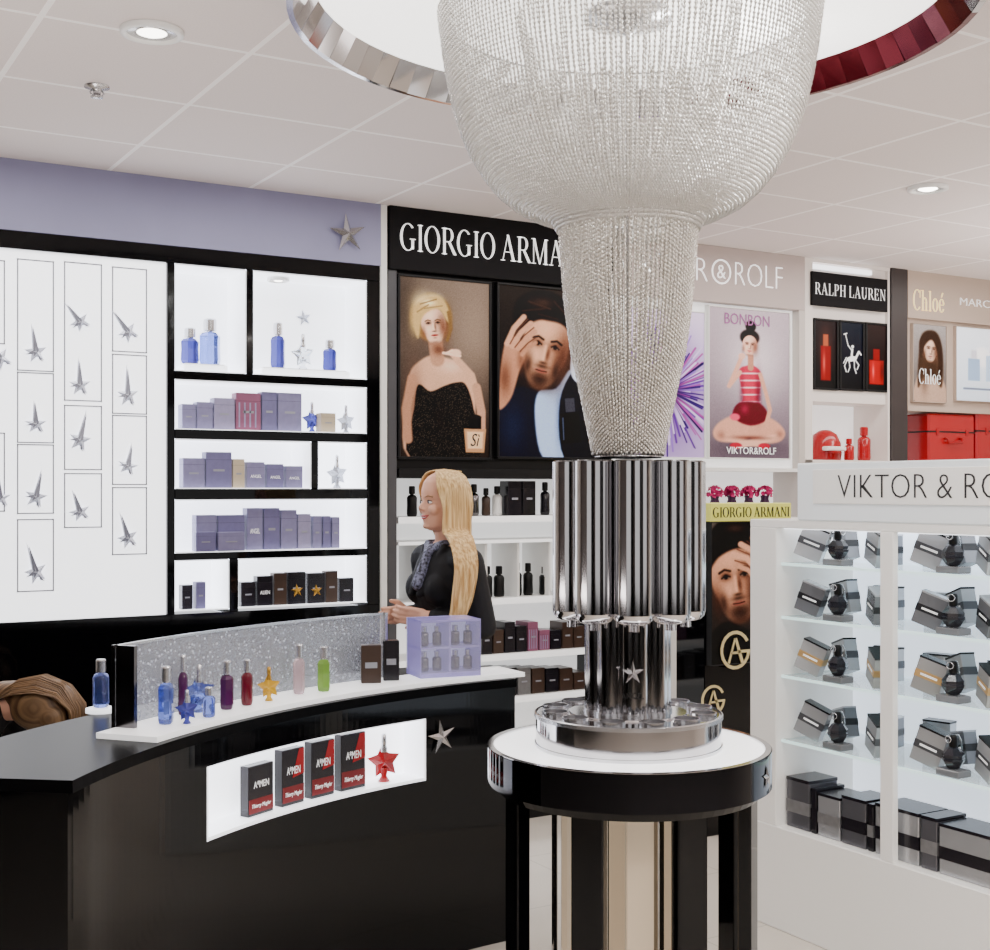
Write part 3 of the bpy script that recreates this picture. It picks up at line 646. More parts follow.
P6=[('bg',(156,150,148),(102,94,90)),('p',[(2,77),(4,54),(10,47),(24,46),(32,54),(35,77)],(176,148,130),2),('p',[(7,20),(12,7),(24,6),(30,18),(32,44),(30,62),(22,52),(12,52),(5,62)],(74,56,44),3),('g',28,40,3,20,(130,104,84),.7)]+face(19,25,7.4,12,6,(212,176,154),(140,100,82),(164,84,80),(50,36,30))+[('p',[(8,32),(7,16),(16,7),(26,10),(31,24),(31,48),(26,54),(26,30),(20,15),(12,22)],(70,52,42),2.5),('g',12,50,5,20,(90,68,54),.8),('n',4)]
def p6t(mb,x0,x1,z0,z1,Y): mb.text('Chloe',((x0+x1)/2,Y-.002,z0+(z1-z0)*.33),EX,EZ,(x1-x0)*.66,.09,inkw,.001,serif=True)
poster(913,946,325,402,D+.012,35,77,P6,'grey portrait poster of woman with long brown hair',fm=beige,extra=p6t,fw=.004)
P8=[('bg',(226,234,244),(200,212,226)),('e',26,28,8,10,(240,240,250),2),('ps',[(12,30),(24,30),(24,52),(12,52)],(150,174,205),1),('ps',[(30,26),(42,26),(42,52),(30,52)],(175,195,220),1),('ps',[(15,22),(21,22),(21,30),(15,30)],(200,200,210),1),('l',[(8,60),(60,60)],2,(120,130,150),1),('e',60,36,8,12,(190,176,190),2)]
poster(956,1030,330,402,D+.012,76,72,P8,'pale backlit panel showing perfume bottles',fm=beige,fw=.004)
def redcase(px0,px1,top,lab):
    y=D+.02; x0,x1=WX(px0,y),WX(px1,y); z1=WZ((px0+px1)/2,top,y); h=z1-1.761; w=x1-x0
    u=thing('vanity_case',lab,'case',((x0+x1)/2,y,1.761),0,'red cases on the shelf')
    done(MB().box(-w/2,w/2,0,.2,0,h,red,.012).box(-w/2-.001,w/2+.001,-.002,.2,h*.62,h*.65,inkb),'case_body',u)
    done(MB().tube([(-w*.16,.0,h*.5),(-w*.16,-.02,h*.5),(-w*.14,-.025,h*.42),(w*.14,-.025,h*.42),(w*.16,-.02,h*.5),(w*.16,0,h*.5)],.008,redbox,8),'handle',u)
    for s in(-1,1): done(MB().box(s*w*.32-.012,s*w*.32+.012,-.006,0,h*.56,h*.7,redbox,.002),'latch',u)
redcase(929,975,414,'red vanity case with handle on the white shelf'); redcase(977,1030,413,'red vanity case with handle on the white shelf')
# ---------- free-standing display ----------
yS=4.62
x0,x1=WX(709,yS),WX(790,yS)
G=thing('poster_stand','freestanding black fragrance display with yellow header and portrait','display stand',((x0+x1)/2,yS+.12,0))
done(MB().box(x0,x1,yS+.032,yS+.24,0,1.48,black,.004),'stand_body',G,world=True)
ym=M('yellow_header',(204,204,96),.4,em=.3)
z0,z1=WZ(750,521,yS),WZ(750,503,yS)
done(MB().box(x0,x1,yS-.01,yS+.24,z0,z1,ym,.003),'header_board',G,world=True)
done(MB().text('GIORGIO ARMANI',((x0+x1)/2,yS-.01,(z0+z1)/2),EX,EZ,(x1-x0)*.94,.046,inkb,.003,serif=True),'sign_lettering',G,world=True)
P5=[('bg',(120,110,102),(26,24,24)),('g',6,60,14,80,(50,44,42),.9),('p',[(0,112),(18,98),(50,112),(80,90),(80,140),(0,140)],(12,12,18),3),('e',26,28,32,32,(26,19,19),3)]+face(25,58,25,42,-8,(194,142,114),(96,58,44),(140,80,70),(34,25,22),beard=(56,38,32))
P5+=[('p',[(-4,48),(0,10),(16,-4),(42,-4),(58,12),(56,36),(44,30),(26,26),(8,34)],(28,20,20),4),('g',24,6,12,5,(80,60,52),.7),
 ('p',[(40,52),(52,40),(62,56),(66,90),(60,124),(48,120),(46,88)],(180,128,100),3),('g',58,96,6,30,(100,60,46),.8),('l',[(48,50),(36,36),(22,32)],6,(206,154,126),2),('l',[(52,46),(44,30),(30,22)],6,(200,148,120),2),('l',[(57,50),(54,30),(42,16)],6,(190,138,110),2),('l',[(46,60),(38,48),(28,44)],5,(194,142,114),2),('l',[(50,47),(40,33),(26,27)],1.2,(104,64,50),1.4),('l',[(55,47),(49,30),(36,19)],1.2,(104,64,50),1.4),('l',[(46,54),(36,42),(24,38)],1.2,(104,64,50),1.4),('n',4)]
poster(711,789,522,662,yS,80,140,P5,'portrait poster of dark haired man with hand on his face',fw=.003)
def emblem(o,r,par):
    mb=MB(); o=Vector(o)
    def arc(rr,th,a0,a1,n=18):
        for i in range(n):
            a=math.radians(a0+(a1-a0)*i/n); b=math.radians(a0+(a1-a0)*(i+1)/n)
            mb.frame(o,EX,EZ,[(rr*math.cos(a),rr*math.sin(a)),(rr*math.cos(b),rr*math.sin(b)),((rr-th)*math.cos(b),(rr-th)*math.sin(b)),((rr-th)*math.cos(a),(rr-th)*math.sin(a))],0,.004,gold)
    arc(r,r*.17,28,350)
    mb.frame(o,EX,EZ,[(r*.15,-r*.16),(r*1.0,-r*.16),(r*1.0,-r*.02),(r*.15,-r*.02)],0,.004,gold)
    mb.frame(o,EX,EZ,[(-r*.5,-r*.62),(-r*.38,-r*.68),(r*.04,r*.62),(-r*.06,r*.62)],0,.004,gold); mb.frame(o,EX,EZ,[(r*.38,-r*.68),(r*.56,-r*.62),(r*.1,r*.62),(-r*.06,r*.62)],0,.004,gold)
    mb.frame(o,EX,EZ,[(-r*.3,-r*.2),(r*.3,-r*.2),(r*.26,-r*.08),(-r*.26,-r*.08)],0,.004,gold)
    done(mb,'gold_emblem',par,world=True)
emblem(onY(735,650,yS-.004),.09,G); emblem(onY(713,700,yS+.03),.07,G)
# ---------- curved counter ----------
def circ(a,b,c):
    ax,ay=a;bx,by=b;cx,cy=c; d=2*(ax*(by-cy)+bx*(cy-ay)+cx*(ay-by))
    ux=((ax*ax+ay*ay)*(by-cy)+(bx*bx+by*by)*(cy-ay)+(cx*cx+cy*cy)*(ay-by))/d; uy=((ax*ax+ay*ay)*(cx-bx)+(bx*bx+by*by)*(ax-cx)+(cx*cx+cy*cy)*(bx-ax))/d
    return ux,uy,math.hypot(ax-ux,ay-uy)
CX,CY,RC=circ((.684,3.083),(1.526,3.746),(2.425,3.945))
def arcang(px,R=None):
    R=R or RC; dx,dy=ray(px); b=-2*(dx*CX+dy*CY); a=dx*dx+dy*dy; c=CX*CX+CY*CY-R*R; q=b*b-4*a*c; t=(-b+math.sqrt(q))/(2*a)
    return math.atan2(t*dy-CY,t*dx-CX),t
def arcbox(mb,a0,a1,r0,r1,z0,z1,mat,n=24):
    v=[];f=[]
    for i in range(n+1):
        a=a0+(a1-a0)*i/n
        for (r,z) in((r0,z0),(r1,z0),(r1,z1),(r0,z1)): v.append((CX+r*math.cos(a),CY+r*math.sin(a),z))
    for i in range(n):
        for k in range(4):
            j=(k+1)%4; f.append((i*4+k,i*4+j,i*4+4+j,i*4+4+k))
    f.append((0,1,2,3)); f.append(tuple(n*4+k for k in(3,2,1,0)))
    mb.add(v,f,mat,False); return mb
aL=math.atan2(3.083-CY,.684-CX); aR=math.atan2(3.945-CY,2.425-CX)
ZT=.93
K=thing('curved_counter','glossy black curved sales counter with lit display niche','counter',(CX+RC*math.cos((aL+aR)/2),CY+RC*math.sin((aL+aR)/2),0))
an0,_=arcang(207); an1,_=arcang(426)
mb=MB()
arcbox(mb,aL,an0,RC,RC+.45,0,ZT-.03,black); arcbox(mb,an1,aR,RC,RC+.45,0,ZT-.03,black)
arcbox(mb,an0,an1,RC,RC+.45,0,.615,black,40); arcbox(mb,an0,an1,RC,RC+.45,.825,ZT-.03,black,40); arcbox(mb,an0,an1,RC+.13,RC+.45,.615,.825,black)
done(mb,'counter_body',K,world=True)
aM,_=arcang(118)
mb=MB(); arcbox(mb,aL,aR,RC-.012,RC+.46,ZT-.03,ZT,topblk,40)
arcbox(mb,aL,aM,RC+.46,RC+.72,ZT-.03,ZT,topblk,12); done(mb,'counter_top',K,world=True)
mb=MB(); arcbox(mb,aL,aM,RC+.45,RC+.68,0,ZT-.03,black,12); done(mb,'side_cabinet',K,world=True)
mb=MB(); arcbox(mb,an0,an1,RC+.115,RC+.13,.615,.825,wlit); arcbox(mb,an0,an1,RC+.002,RC+.115,.615,.625,wlit2); arcbox(mb,an0,an1,RC+.01,RC+.115,.82,.825,wlit2)
arcbox(mb,an0,an0-.003,RC,RC+.115,.615,.825,wlit2,1); arcbox(mb,an1+.003,an1,RC,RC+.115,.615,.825,wlit2,1)
done(mb,'lit_niche',K,world=True,label='glowing white recessed niche lining')
as0,_=arcang(128,RC+.1); as1,_=arcang(512,RC+.1)
T_=thing('tester_display','curved lit tray with patterned glass screen on the counter','display',(CX+(RC+.1)*math.cos((aL+aR)/2),CY+(RC+.1)*math.sin((aL+aR)/2),ZT))
mb=MB(); arcbox(mb,as0,as1,RC+.01,RC+.2,ZT+.001,ZT+.016,wsoft,40); done(mb,'lit_tray',T_,world=True)
gm=M('patterned_glass',(215,220,232),.06,metal=.2,alpha=.5,em=.1)  # slight glow added so the glass reads light against the dark
nt=gm.node_tree; n=nt.nodes.new('ShaderNodeTexVoronoi'); n.inputs['Scale'].default_value=55; tc=nt.nodes.new('ShaderNodeTexCoord'); bu=nt.nodes.new('ShaderNodeBump'); bu.inputs['Strength'].default_value=.3; bu.inputs['Distance'].default_value=.01
nt.links.new(tc.outputs['Object'],n.inputs['Vector']); nt.links.new(n.outputs['Distance'],bu.inputs['Height']); nt.links.new(bu.outputs[0],nt.nodes['Principled BSDF'].inputs['Normal'])
rp=nt.nodes.new('ShaderNodeValToRGB'); rp.color_ramp.elements[0].position=.1; rp.color_ramp.elements[1].position=.28; rp.color_ramp.elements[0].color=(.9,.9,.9,1); rp.color_ramp.elements[1].color=(.27,.27,.27,1)  # pattern dots made more opaque to stand for sparkles
nt.links.new(n.outputs['Distance'],rp.inputs[0]); nt.links.new(rp.outputs[0],nt.nodes['Principled BSDF'].inputs['Alpha'])
ag0,_=arcang(116,RC+.2); ag1,_=arcang(386,RC+.2)
mb=MB(); arcbox(mb,ag0,ag1,RC+.2,RC+.203,ZT+.016,1.165,gm,60); done(mb,'glass_screen',T_,world=True,label='clear sparkling bubble-patterned curved glass screen')
mb=MB(); arcbox(mb,ag0,ag1,RC+.197,RC+.209,1.165,1.172,silver,40); done(mb,'screen_rail',T_,world=True)
mb=MB(); arcbox(mb,ag0,ag0-.006,RC+.14,RC+.215,ZT+.001,1.172,chromed,2); done(mb,'screen_end_post',T_,world=True); mb=MB(); arcbox(mb,ag1+.004,ag1,RC+.19,RC+.215,ZT+.001,1.172,silver,2); done(mb,'screen_end_post',T_,world=True)
def cpt(px,off,z):
    a,t=arcang(px,RC+off); return Vector((CX+(RC+off)*math.cos(a),CY+(RC+off)*math.sin(a),z)),t
gt='tester bottles on the lit counter tray'
def tester(px,y0,y1,wpx,gmm,lab,cap=silver,kind='t',off=.1,sq=False):
    p,t=cpt(px,off,ZT+.0165); h=(y1-y0)/F*t
    if kind=='s': starbottle(p,h,gmm,lab,math.radians(-25),gt,cap)
    else: tallbottle(p,wpx/F*t,h,gmm,lab,cap,gt,sq=sq)
tester(166,661,719,16,blueg,'tall faceted blue glass tester bottle on the tray',sq=True)
tester(183,655,715,10,purpleg,'slim violet tester bottle on the tray',off=.15)
tester(199,668,716,20,blueg,'clear blue star tester bottle on the tray',kind='s',off=.14)
tester(187,686,720,18,blued,'small deep blue star tester on the tray',kind='s',off=.05); tester(209,686,716,13,blueg,'small pale blue tester on the tray',kind='t',off=.06)
tester(227,657,706,14,purpleg,'dark purple tester bottle on the tray',sq=True); tester(247,657,703,12,redg,'dark magenta tester bottle on the tray')
tester(269,665,699,20,yellg,'golden yellow star tester bottle on the tray',cap=gst,kind='s'); tester(299,640,690,12,pinkg,'tall clear pink tester bottle on the tray',off=.12)
tester(324,643,688,14,greeng,'green tester bottle with silver cap on the tray',sq=True)
p=onZ(101,712,ZT)
done(MB().lathe([(.045,0),(.045,.012),(.03,.014),(.001,.014)],wlit2,20),'bottle_stand',None,(p.x,p.y,ZT),label='small round white lit stand on the counter',cat='stand')
tallbottle((p.x,p.y,ZT+.0145),.05,.145,blueg,'ribbed blue tester bottle on a small lit stand',silver,gt)
for px,y0,m,w in((371,646,brownbox,20),(391,644,darkbox,16)):
    p,t=cpt(px,.13,ZT+.0165); w=w/F*t; h=(684-y0)/F*t
    done(MB().box(-w/2,w/2,-.02,.02,0,h,m,.002).box(-w*.3,w*.3,-.021,-.02,h*.4,h*.55,paleink),'perfume_box',None,tuple(p),math.radians(-22),label='dark upright carton at the end of the glass screen',cat='box',group='dark cartons on the counter')
p,t=cpt(446,.1,ZT+.0165); w=.225;h=.2
u=thing('acrylic_showcase','lavender acrylic showcase holding small mirrored bottles','display case',tuple(p),math.radians(-8))
lv=M('lavender_acrylic',(160,150,215),.15,em=.15); clr=M('clear_acrylic',(225,225,245),.04,alpha=.15)
mb=MB(); mb.box(-w/2,w/2,-.05,.1,0,.018,lv,.002).box(-w/2,w/2,.09,.1,.018,h,M('showcase_back',(215,215,240),.3,em=.35)); mb.box(-w/2,w/2,-.05,.1,h-.008,h,lv,.001); mb.box(-.004,.004,-.04,.09,.018,h-.008,lv); mb.box(-w/2,w/2,-.045,.09,h*.5,h*.5+.006,lv)
for s in(-1,1): mb.box(s*w/2-.003*s,s*w/2,-.05,.1,0,h,lv)
done(mb,'case_body',u)
done(MB().box(-w/2,w/2,-.052,-.05,0,h,clr),'front_pane',u)
Pw=Matrix.Translation(p)@Matrix.Rotation(math.radians(-8),4,'Z')
for zz in(.0185,h*.5+.0065):
    for xx in(-.082,-.034,.034,.082):
        q=Pw@Vector((xx,.0,zz)); tallbottle(q,.034,.07,chromed,'tiny silver bottle inside the lavender showcase',silver,'miniatures inside the showcase')
xx=[(241,274),(276,304),(306,334),(336,365)]
mar=M('maroon_print',(120,22,28),.4)
for i,(a,b) in enumerate(xx):
    pm=(a+b)/2; p,t=cpt(pm,.05,.6255); w=(b-a)/F*t*1.12; hh=(56 if i else 50)/F*t; aa=math.atan2(p.y-CY,p.x-CX)-math.pi/2
    mb=MB().box(-w/2,w/2,-.015,.02,0,hh,darkbox,.002); mb.box(-w*.48,w*.48,-.016,-.015,hh*.06,hh*.34,mar)
    mb.text('A*MEN',(0,-.0155,hh*.62),EX,EZ,w*.6,hh*.14,inkw,.001); mb.text('Thierry Mugler',(0,-.0165,hh*.19),EX,EZ,w*.75,hh*.1,inkw,.001,shear=.3)
    if i: mb.frame((0,-.0155,hh*.78),EX,EZ,[(-w*.05,-hh*.3),(w*.48,-hh*.25),(w*.48,hh*.2),(w*.25,hh*.2)],0,.0007,redbox)
    done(mb,'perfume_box',None,tuple(p),aa,label='black and red carton in the lit counter niche',cat='box',group='cartons in the counter niche')
p,t=cpt(384,.05,.6255); starbottle(p,.16,red,'faceted red star bottle with silver cap in the niche',math.radians(-20),None,silver)
a,t=arcang(442,RC-.012); p=Vector((CX+(RC-.012)*math.cos(a),CY+(RC-.012)*math.sin(a),HC-(737-490)/F*t))
tx=Vector((math.sin(a),-math.cos(a),0)); 
done(MB().star(p,tx,EZ,.06,silver,.011,.32,.15),'star_emblem',None,world=True,label='faceted silver star on the black counter front',cat='star')
# ---------- round table ----------
TXc,TYc=2.107,2.843
R_t=.38
Tb=thing('round_table','round high table with lit white top and black legs','table',(TXc,TYc,0))
done(MB().lathe([(.001,.91),(R_t-.016,.91),(R_t-.016,.9),(.001,.9)],M('lit_table_top',(250,250,252),.12,em=1.7),64,smooth=False,cap=False),'table_top',Tb,label='glowing white glass table top')
done(MB().lathe([(R_t-.016,.905),(R_t-.016,.914),(R_t,.914),(R_t,.905)],chrome,96,smooth=False,cap=False).lathe([(R_t+.002,.912),(R_t+.002,.815)],M('rim_black_mirror',(36,36,40),.05,metal=1),96,cap=False).lathe([(R_t+.002,.815),(R_t-.016,.815),(R_t-.016,.9)],black,96,smooth=False,cap=False),'top_rim',Tb,label='mirrored dark rim with chrome edge')
done(MB().lathe([(.001,.9),(R_t-.018,.899),(R_t-.018,.812),(R_t-.03,.79),(.001,.79)],black,64,smooth=False,cap=False),'apron',Tb)
fwd=math.atan2(FY,FX)
ae=fwd+math.pi+math.radians(62); ne=Vector((math.cos(ae),math.sin(ae),0)); te=Vector((-ne.y,ne.x,0))
done(MB().star(ne*(R_t+.004)+Vector((0,0,.863)),te,EZ,.032,silver,.006,.34,.1),'star_emblem',Tb,label='small silver star on the rim')
for k in range(8):
    a=fwd+math.pi+math.radians(45*k+22); cx,cy=.325*math.cos(a),.325*math.sin(a)
    T=Matrix.Translation((cx,cy,0))@Matrix.Rotation(a+math.pi/2,4,'Z')
    done(MB().box(-.042,.042,-.018,.018,0,.795,black,.004,T=T),'leg',Tb)
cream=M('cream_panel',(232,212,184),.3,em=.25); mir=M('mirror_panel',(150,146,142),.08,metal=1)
for k in range(6):
    a=fwd+math.pi+math.radians(60*k+4); T=Matrix.Translation((.17*math.cos(a),.17*math.sin(a),0))@Matrix.Rotation(a+math.pi/2,4,'Z')
    done(MB().box(-.036,.036,-.012,.012,0,.789,cream,.003,T=T),'inner_panel',Tb,label='cream inner upright panel')
    a+=math.radians(30); T=Matrix.Translation((.2*math.cos(a),.2*math.sin(a),0))@Matrix.Rotation(a+math.pi/2,4,'Z')
    done(MB().box(-.02,.02,-.006,.006,0,.789,mir,.002,T=T),'mirror_strip',Tb,label='mirrored inner upright strip')
Ty=thing('tester_carousel','round chrome tester carousel with upright tubes on the table','display stand',(TXc,TYc,.911))
done(MB().lathe([(.25,.0),(.25,.086)],chrome,96,cap=False).lathe([(.25,.086),(.244,.088),(.16,.088),(.158,.092),(.001,.092)],M('tray_top',(196,196,200),.1,metal=1),96,smooth=False,cap=False).lathe([(.25,.0),(.253,.0),(.253,.008),(.25,.008)],silver,96,smooth=False,cap=False).lathe([(.25,.078),(.254,.078),(.254,.088),(.25,.09)],silver,96,smooth=False,cap=False),'chrome_tray',Ty)
for k in range(12):
    a=k*math.pi/6+.2; cc=(.203*math.cos(a),.203*math.sin(a)); done(MB().lathe([(.036,.0882),(.036,.098),(.032,.098),(.032,.0882)],silver,24,cc,closed=True,smooth=False).lathe([(.032,.0885),(.001,.0886)],M('socket_grey',(60,60,64),.3),24,cc,cap=False),'bottle_socket',Ty)
for k in range(8):
    a=fwd+math.pi+k*math.pi/4+.1; r=.040; c=(.078*math.cos(a),.078*math.sin(a))
    done(MB().lathe([(r+.003,.092),(r+.003,.1)],silver,28,c).lathe([(r,.1),(r,.6)],chrome,64,c,cap=False),'column_tube',Ty)
for k in range(9):
    a=fwd+math.pi+k*2*math.pi/9; r=.053; c=(.155*math.cos(a),.155*math.sin(a))
    done(MB().lathe([(.001,.322),(.014,.322),(.014,.338),(.03,.34),(r-.012,.345),(r-.004,.353),(r,.366)],chrome,64,c,cap=False).lathe([(r,.366),(r,.764)],chrome,80,c,cap=False).lathe([(r,.764),(r-.005,.768),(.001,.768)],chromed,32,c,smooth=False,cap=False),'fountain_tube',Ty)
dirc=Vector((-FX,-FY,0)); ux=Vector((FY,-FX,0)); o=dirc*.121
done(MB().star(o+Vector((0,0,.21)),ux,EZ,.032,silver,.008,.34),'star_logo',Ty,label='small silver star logo'); done(MB().text('ANGEL',o+Vector((0,0,.15)),ux,EZ,.06,.016,inkb,.001),'logo_lettering',Ty)
# ---------- chandelier ----------
def beads(prof,n,step,a,b,name='bead_strands',mat=None,phase=0,stag=.0):
    pts=[np.array(p) for p in prof]; cum=[0]
    for i in range(1,len(pts)): cum.append(cum[-1]+np.linalg.norm(pts[i]-pts[i-1]))
    cnt=int(cum[-1]/step); P=[]
    for j in range(n):
        ang=2*math.pi*j/n+phase; off=(j%2)*stag
        for k in range(cnt):
            s=(k+off)*step
            if s>cum[-1]: break
            r=np.interp(s,cum,[p[0] for p in pts]); z_=np.interp(s,cum,[p[1] for p in pts])
            P.append((r*math.cos(ang),r*math.sin(ang),z_))
    P=np.array(P); N=len(P)
    P+=np.random.RandomState(4).randn(N,3)*.0004
    T=np.array([(a,0,0),(0,a,0),(-a,0,0),(0,-a,0),(0,0,b),(0,0,-b)])
    rot=np.random.RandomState(1).rand(N)*3.14; c,s_=np.cos(rot),np.sin(rot)
    V=np.empty((N,6,3)); V[:,:,0]=P[:,None,0]+T[None,:,0]*c[:,None]-T[None,:,1]*s_[:,None]; V[:,:,1]=P[:,None,1]+T[None,:,0]*s_[:,None]+T[None,:,1]*c[:,None]; V[:,:,2]=P[:,None,2]+T[None,:,2]
    Ft=np.array([(0,1,4),(1,2,4),(2,3,4),(3,0,4),(1,0,5),(2,1,5),(3,2,5),(0,3,5)])
    Fa=(np.arange(N)[:,None,None]*6+Ft[None]).reshape(-1,3); V=V.reshape(-1,3)
    me=bpy.data.meshes.new(name); me.vertices.add(len(V)); me.vertices.foreach_set('co',V.ravel())
    me.loops.add(len(Fa)*3); me.loops.foreach_set('vertex_index',Fa.ravel().astype(np.int32)); me.polygons.add(len(Fa)); me.polygons.foreach_set('loop_start',(np.arange(len(Fa))*3).astype(np.int32)); me.update(calc_edges=True)
    me.materials.append(mat); return me
bead=M('crystal_bead',(216,213,208),.1,metal=.6)
bead2=M('crystal_bead_column',(216,211,203),.08,metal=.65)
Ch=thing('chandelier','huge tapering crystal bead chandelier hanging from ceiling ring','chandelier',(TXc,TYc,1.68))
ORG[Ch.name]=Vector((TXc,TYc,1.68))
zo=-1.68
bowl=[(.515,2.895),(.508,2.84),(.498,2.764),(.487,2.70),(.471,2.63),(.452,2.57),(.428,2.515),(.395,2.46),(.358,2.415),(.315,2.378),(.262,2.35),(.205,2.33),(.184,2.29)]
colm=[(.26,2.66),(.215,2.48),(.19,2.36),(.179,2.2),(.169,2.09),(.154,1.98),(.128,1.86),(.107,1.76),(.094,1.69)]
mv=lambda pr:[(r,z+zo) for r,z in pr]
mkobj('crystal_bowl',beads(mv(bowl),230,.0112,.005,.0085,mat=bead),Ch,label='wide bowl of dense hanging crystal bead strands',kind='stuff')
mkobj('crystal_column',beads(mv(colm),92,.0108,.0044,.0088,mat=bead2,stag=.5),Ch,label='tapering column of hanging crystal bead strands',kind='stuff')
mkobj('inner_crystal_column',beads(mv([(max(.02,r-.03),z) for r,z in colm[2:]]),64,.0112,.0044,.0088,mat=bead2,stag=.5),Ch,label='inner layer of crystal bead strands',kind='stuff')
mkobj('inner_crystal_drape',beads(mv([(.3,2.89),(.27,2.7),(.2,2.5),(.17,2.36)]),80,.0125,.0042,.0082,mat=bead,stag=.5),Ch,label='inner drape of crystal bead strands',kind='stuff')
for r,z_ in((.512,2.888),(.19,2.345),(.097,1.69)):
    done(MB().lathe([(r-.006,z_-.004+zo),(r-.006,z_+.004+zo),(r-.016,z_+.004+zo),(r-.016,z_-.004+zo)],silver,48,closed=True),'frame_ring',Ch)
done(MB().lathe([(.12,2.899+zo),(.12,2.87+zo),(.05,2.85+zo),(.008,2.83+zo),(.008,1.69+zo)],silver,24),'central_stem',Ch)
pr_=atT(630,10,3.36)
Rg=thing('ceiling_light_ring','large round lit ceiling disc with mirrored segmented rim','ceiling light',(pr_.x,pr_.y,CEIL))
done(MB().lathe([(.001,-.012),(.82,-.012),(.82,-.001),(.001,-.001)],M('disc_glow',(255,253,250),.4,em=2.4),72,smooth=False,cap=False),'light_disc',Rg)
mb=MB(); n=72; redrefl=M('red_reflection_tint',(84,12,24),.12,metal=.8)  # red reflection put into the rim colour along one side
for k in range(n):
    a0=2*math.pi*k/n+.0005; a1=2*math.pi*(k+1)/n-.0005
    tl=random.uniform(-.002,.002)
    pr=[(.816,-.012),(.862+tl,-.09),(.878,-.09),(.878,-.001),(.816,-.001)]
    v=[(r*math.cos(a),r*math.sin(a),z_) for a in(a0,a1) for r,z_ in pr]; m_=len(pr)
    dg_=(math.degrees(a0-fwd)%360)
    mb.add(v,[(i,(i+1)%m_,m_+(i+1)%m_,m_+i) for i in range(m_)]+[tuple(range(m_)),tuple(range(m_,2*m_))],redrefl if 262<dg_<338 else chrome)
done(mb,'mirror_rim',Rg,label='faceted mirror rim with a red reflection tinted into one section')
# ---------- gondola ----------
XG=3.3; YA=onX(750,500,XG).y; YE=2.2; XBk=3.72
Gn=thing('display_gondola','white fragrance gondola with glass shelves and sign board','display shelves',((XG+XBk)/2,(YA+YE)/2,0))
y775=onX(776,500,XG).y; y880=onX(880,500,XG).y; y893=onX(893,500,XG).y
UY=(0,-1,0); ZG=1.492
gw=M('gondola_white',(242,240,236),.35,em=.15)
mb=MB(); mb.box(XG,XBk,YE,YA,0,.375,gw,.004); mb.box(XG,XBk,YE,YA,ZG-.03,ZG,gw,.003); mb.box(XG,XBk,y775,YA,.375,ZG-.03,gw,.003); mb.box(XG,XG+.025,y893,y880,.375,ZG-.03,gw,.002); mb.box(XG,XBk,YE,YE+.04,.375,ZG-.03,gw,.002); mb.box(XBk-.03,XBk,YE+.04,y775,.375,ZG-.03,M('gondola_back',(232,240,252),.4,em=1.2))
mb.box(XG+.04,XBk-.03,YE+.04,y775,ZG-.034,ZG-.03,wlit)
done(mb,'gondola_frame',Gn,world=True)
ysg=onX(798,500,XG).y
mb=MB().box(XG-.005,XG+.12,YE,ysg,ZG,1.695,M('frosted_sign_edge',(232,238,242),.2,em=.2),.004).box(XG-.012,XG-.005,YE,onX(815,500,XG).y,1.552,1.672,gw,.002)
done(mb,'sign_board',Gn,world=True)
yv=onX(838,500,XG-.012).y; ye=yv-(yv-onX(990,500,XG-.012).y)*1.25
done(MB().text('VIKTOR & ROLF',(XG-.012,(yv+ye)/2,1.613),UY,EZ,yv-ye,.078,M('ink_soft_black',(30,28,30),.5),.002,off=-.02),'sign_lettering',Gn,world=True,label='thin black sign lettering')
gz=[1.335,1.14,.925,.69]
for z in gz:
    done(MB().box(XG+.03,XBk-.03,YE+.04,y775-.003,z-.008,z,shelfg).box(XG+.024,XG+.03,YE+.04,y775-.003,z-.010,z,shelfe),'glass_shelf',Gn,world=True)
def gcarton(sz,mat,band,lid,lab,grp):
    w,d,h=sz; mb=MB().box(-w/2,w/2,-d/2,d/2,0,h,mat,.001); mb.box(-w/2-.0008,w/2+.0008,-d/2-.0008,d/2+.0008,h*.38,h*.6,band); mb.box(-w*.3,w*.3,-d/2-.0014,-d/2,h*.46,h*.52,inkw); mb.box(-w/2-.0006,w/2+.0006,-d/2-.0006,d/2+.0006,h*.95,h+.0006,lid)
    return done(mb,'perfume_box',None,(0,0,0),label=lab,cat='box',group=grp)
gg='grey cartons on the glass shelves'
dk_=M('black_lid',(24,24,28),.25)
c1=gcarton((.1,.05,.118),M('pewter_carton',(196,198,202),.22,metal=.5),M('pewter_band',(96,97,102),.25,metal=.5),dk_,'silver grey banded carton on the glass shelf',gg)
c2=gcarton((.092,.05,.108),M('smoke_carton',(130,131,136),.22,metal=.5),M('smoke_band',(34,34,38),.25),M('silver_lid',(205,206,210),.25,metal=.5),'dark grey banded carton on the glass shelf',gg)
c3=gcarton((.096,.05,.112),M('stone_carton',(180,178,176),.22,metal=.4),M('amber_band',(186,150,96),.3),dk_,'grey carton with amber band on the glass shelf',gg)
gunm=M('smoked_glass',(46,46,54),.05,trans=.3)
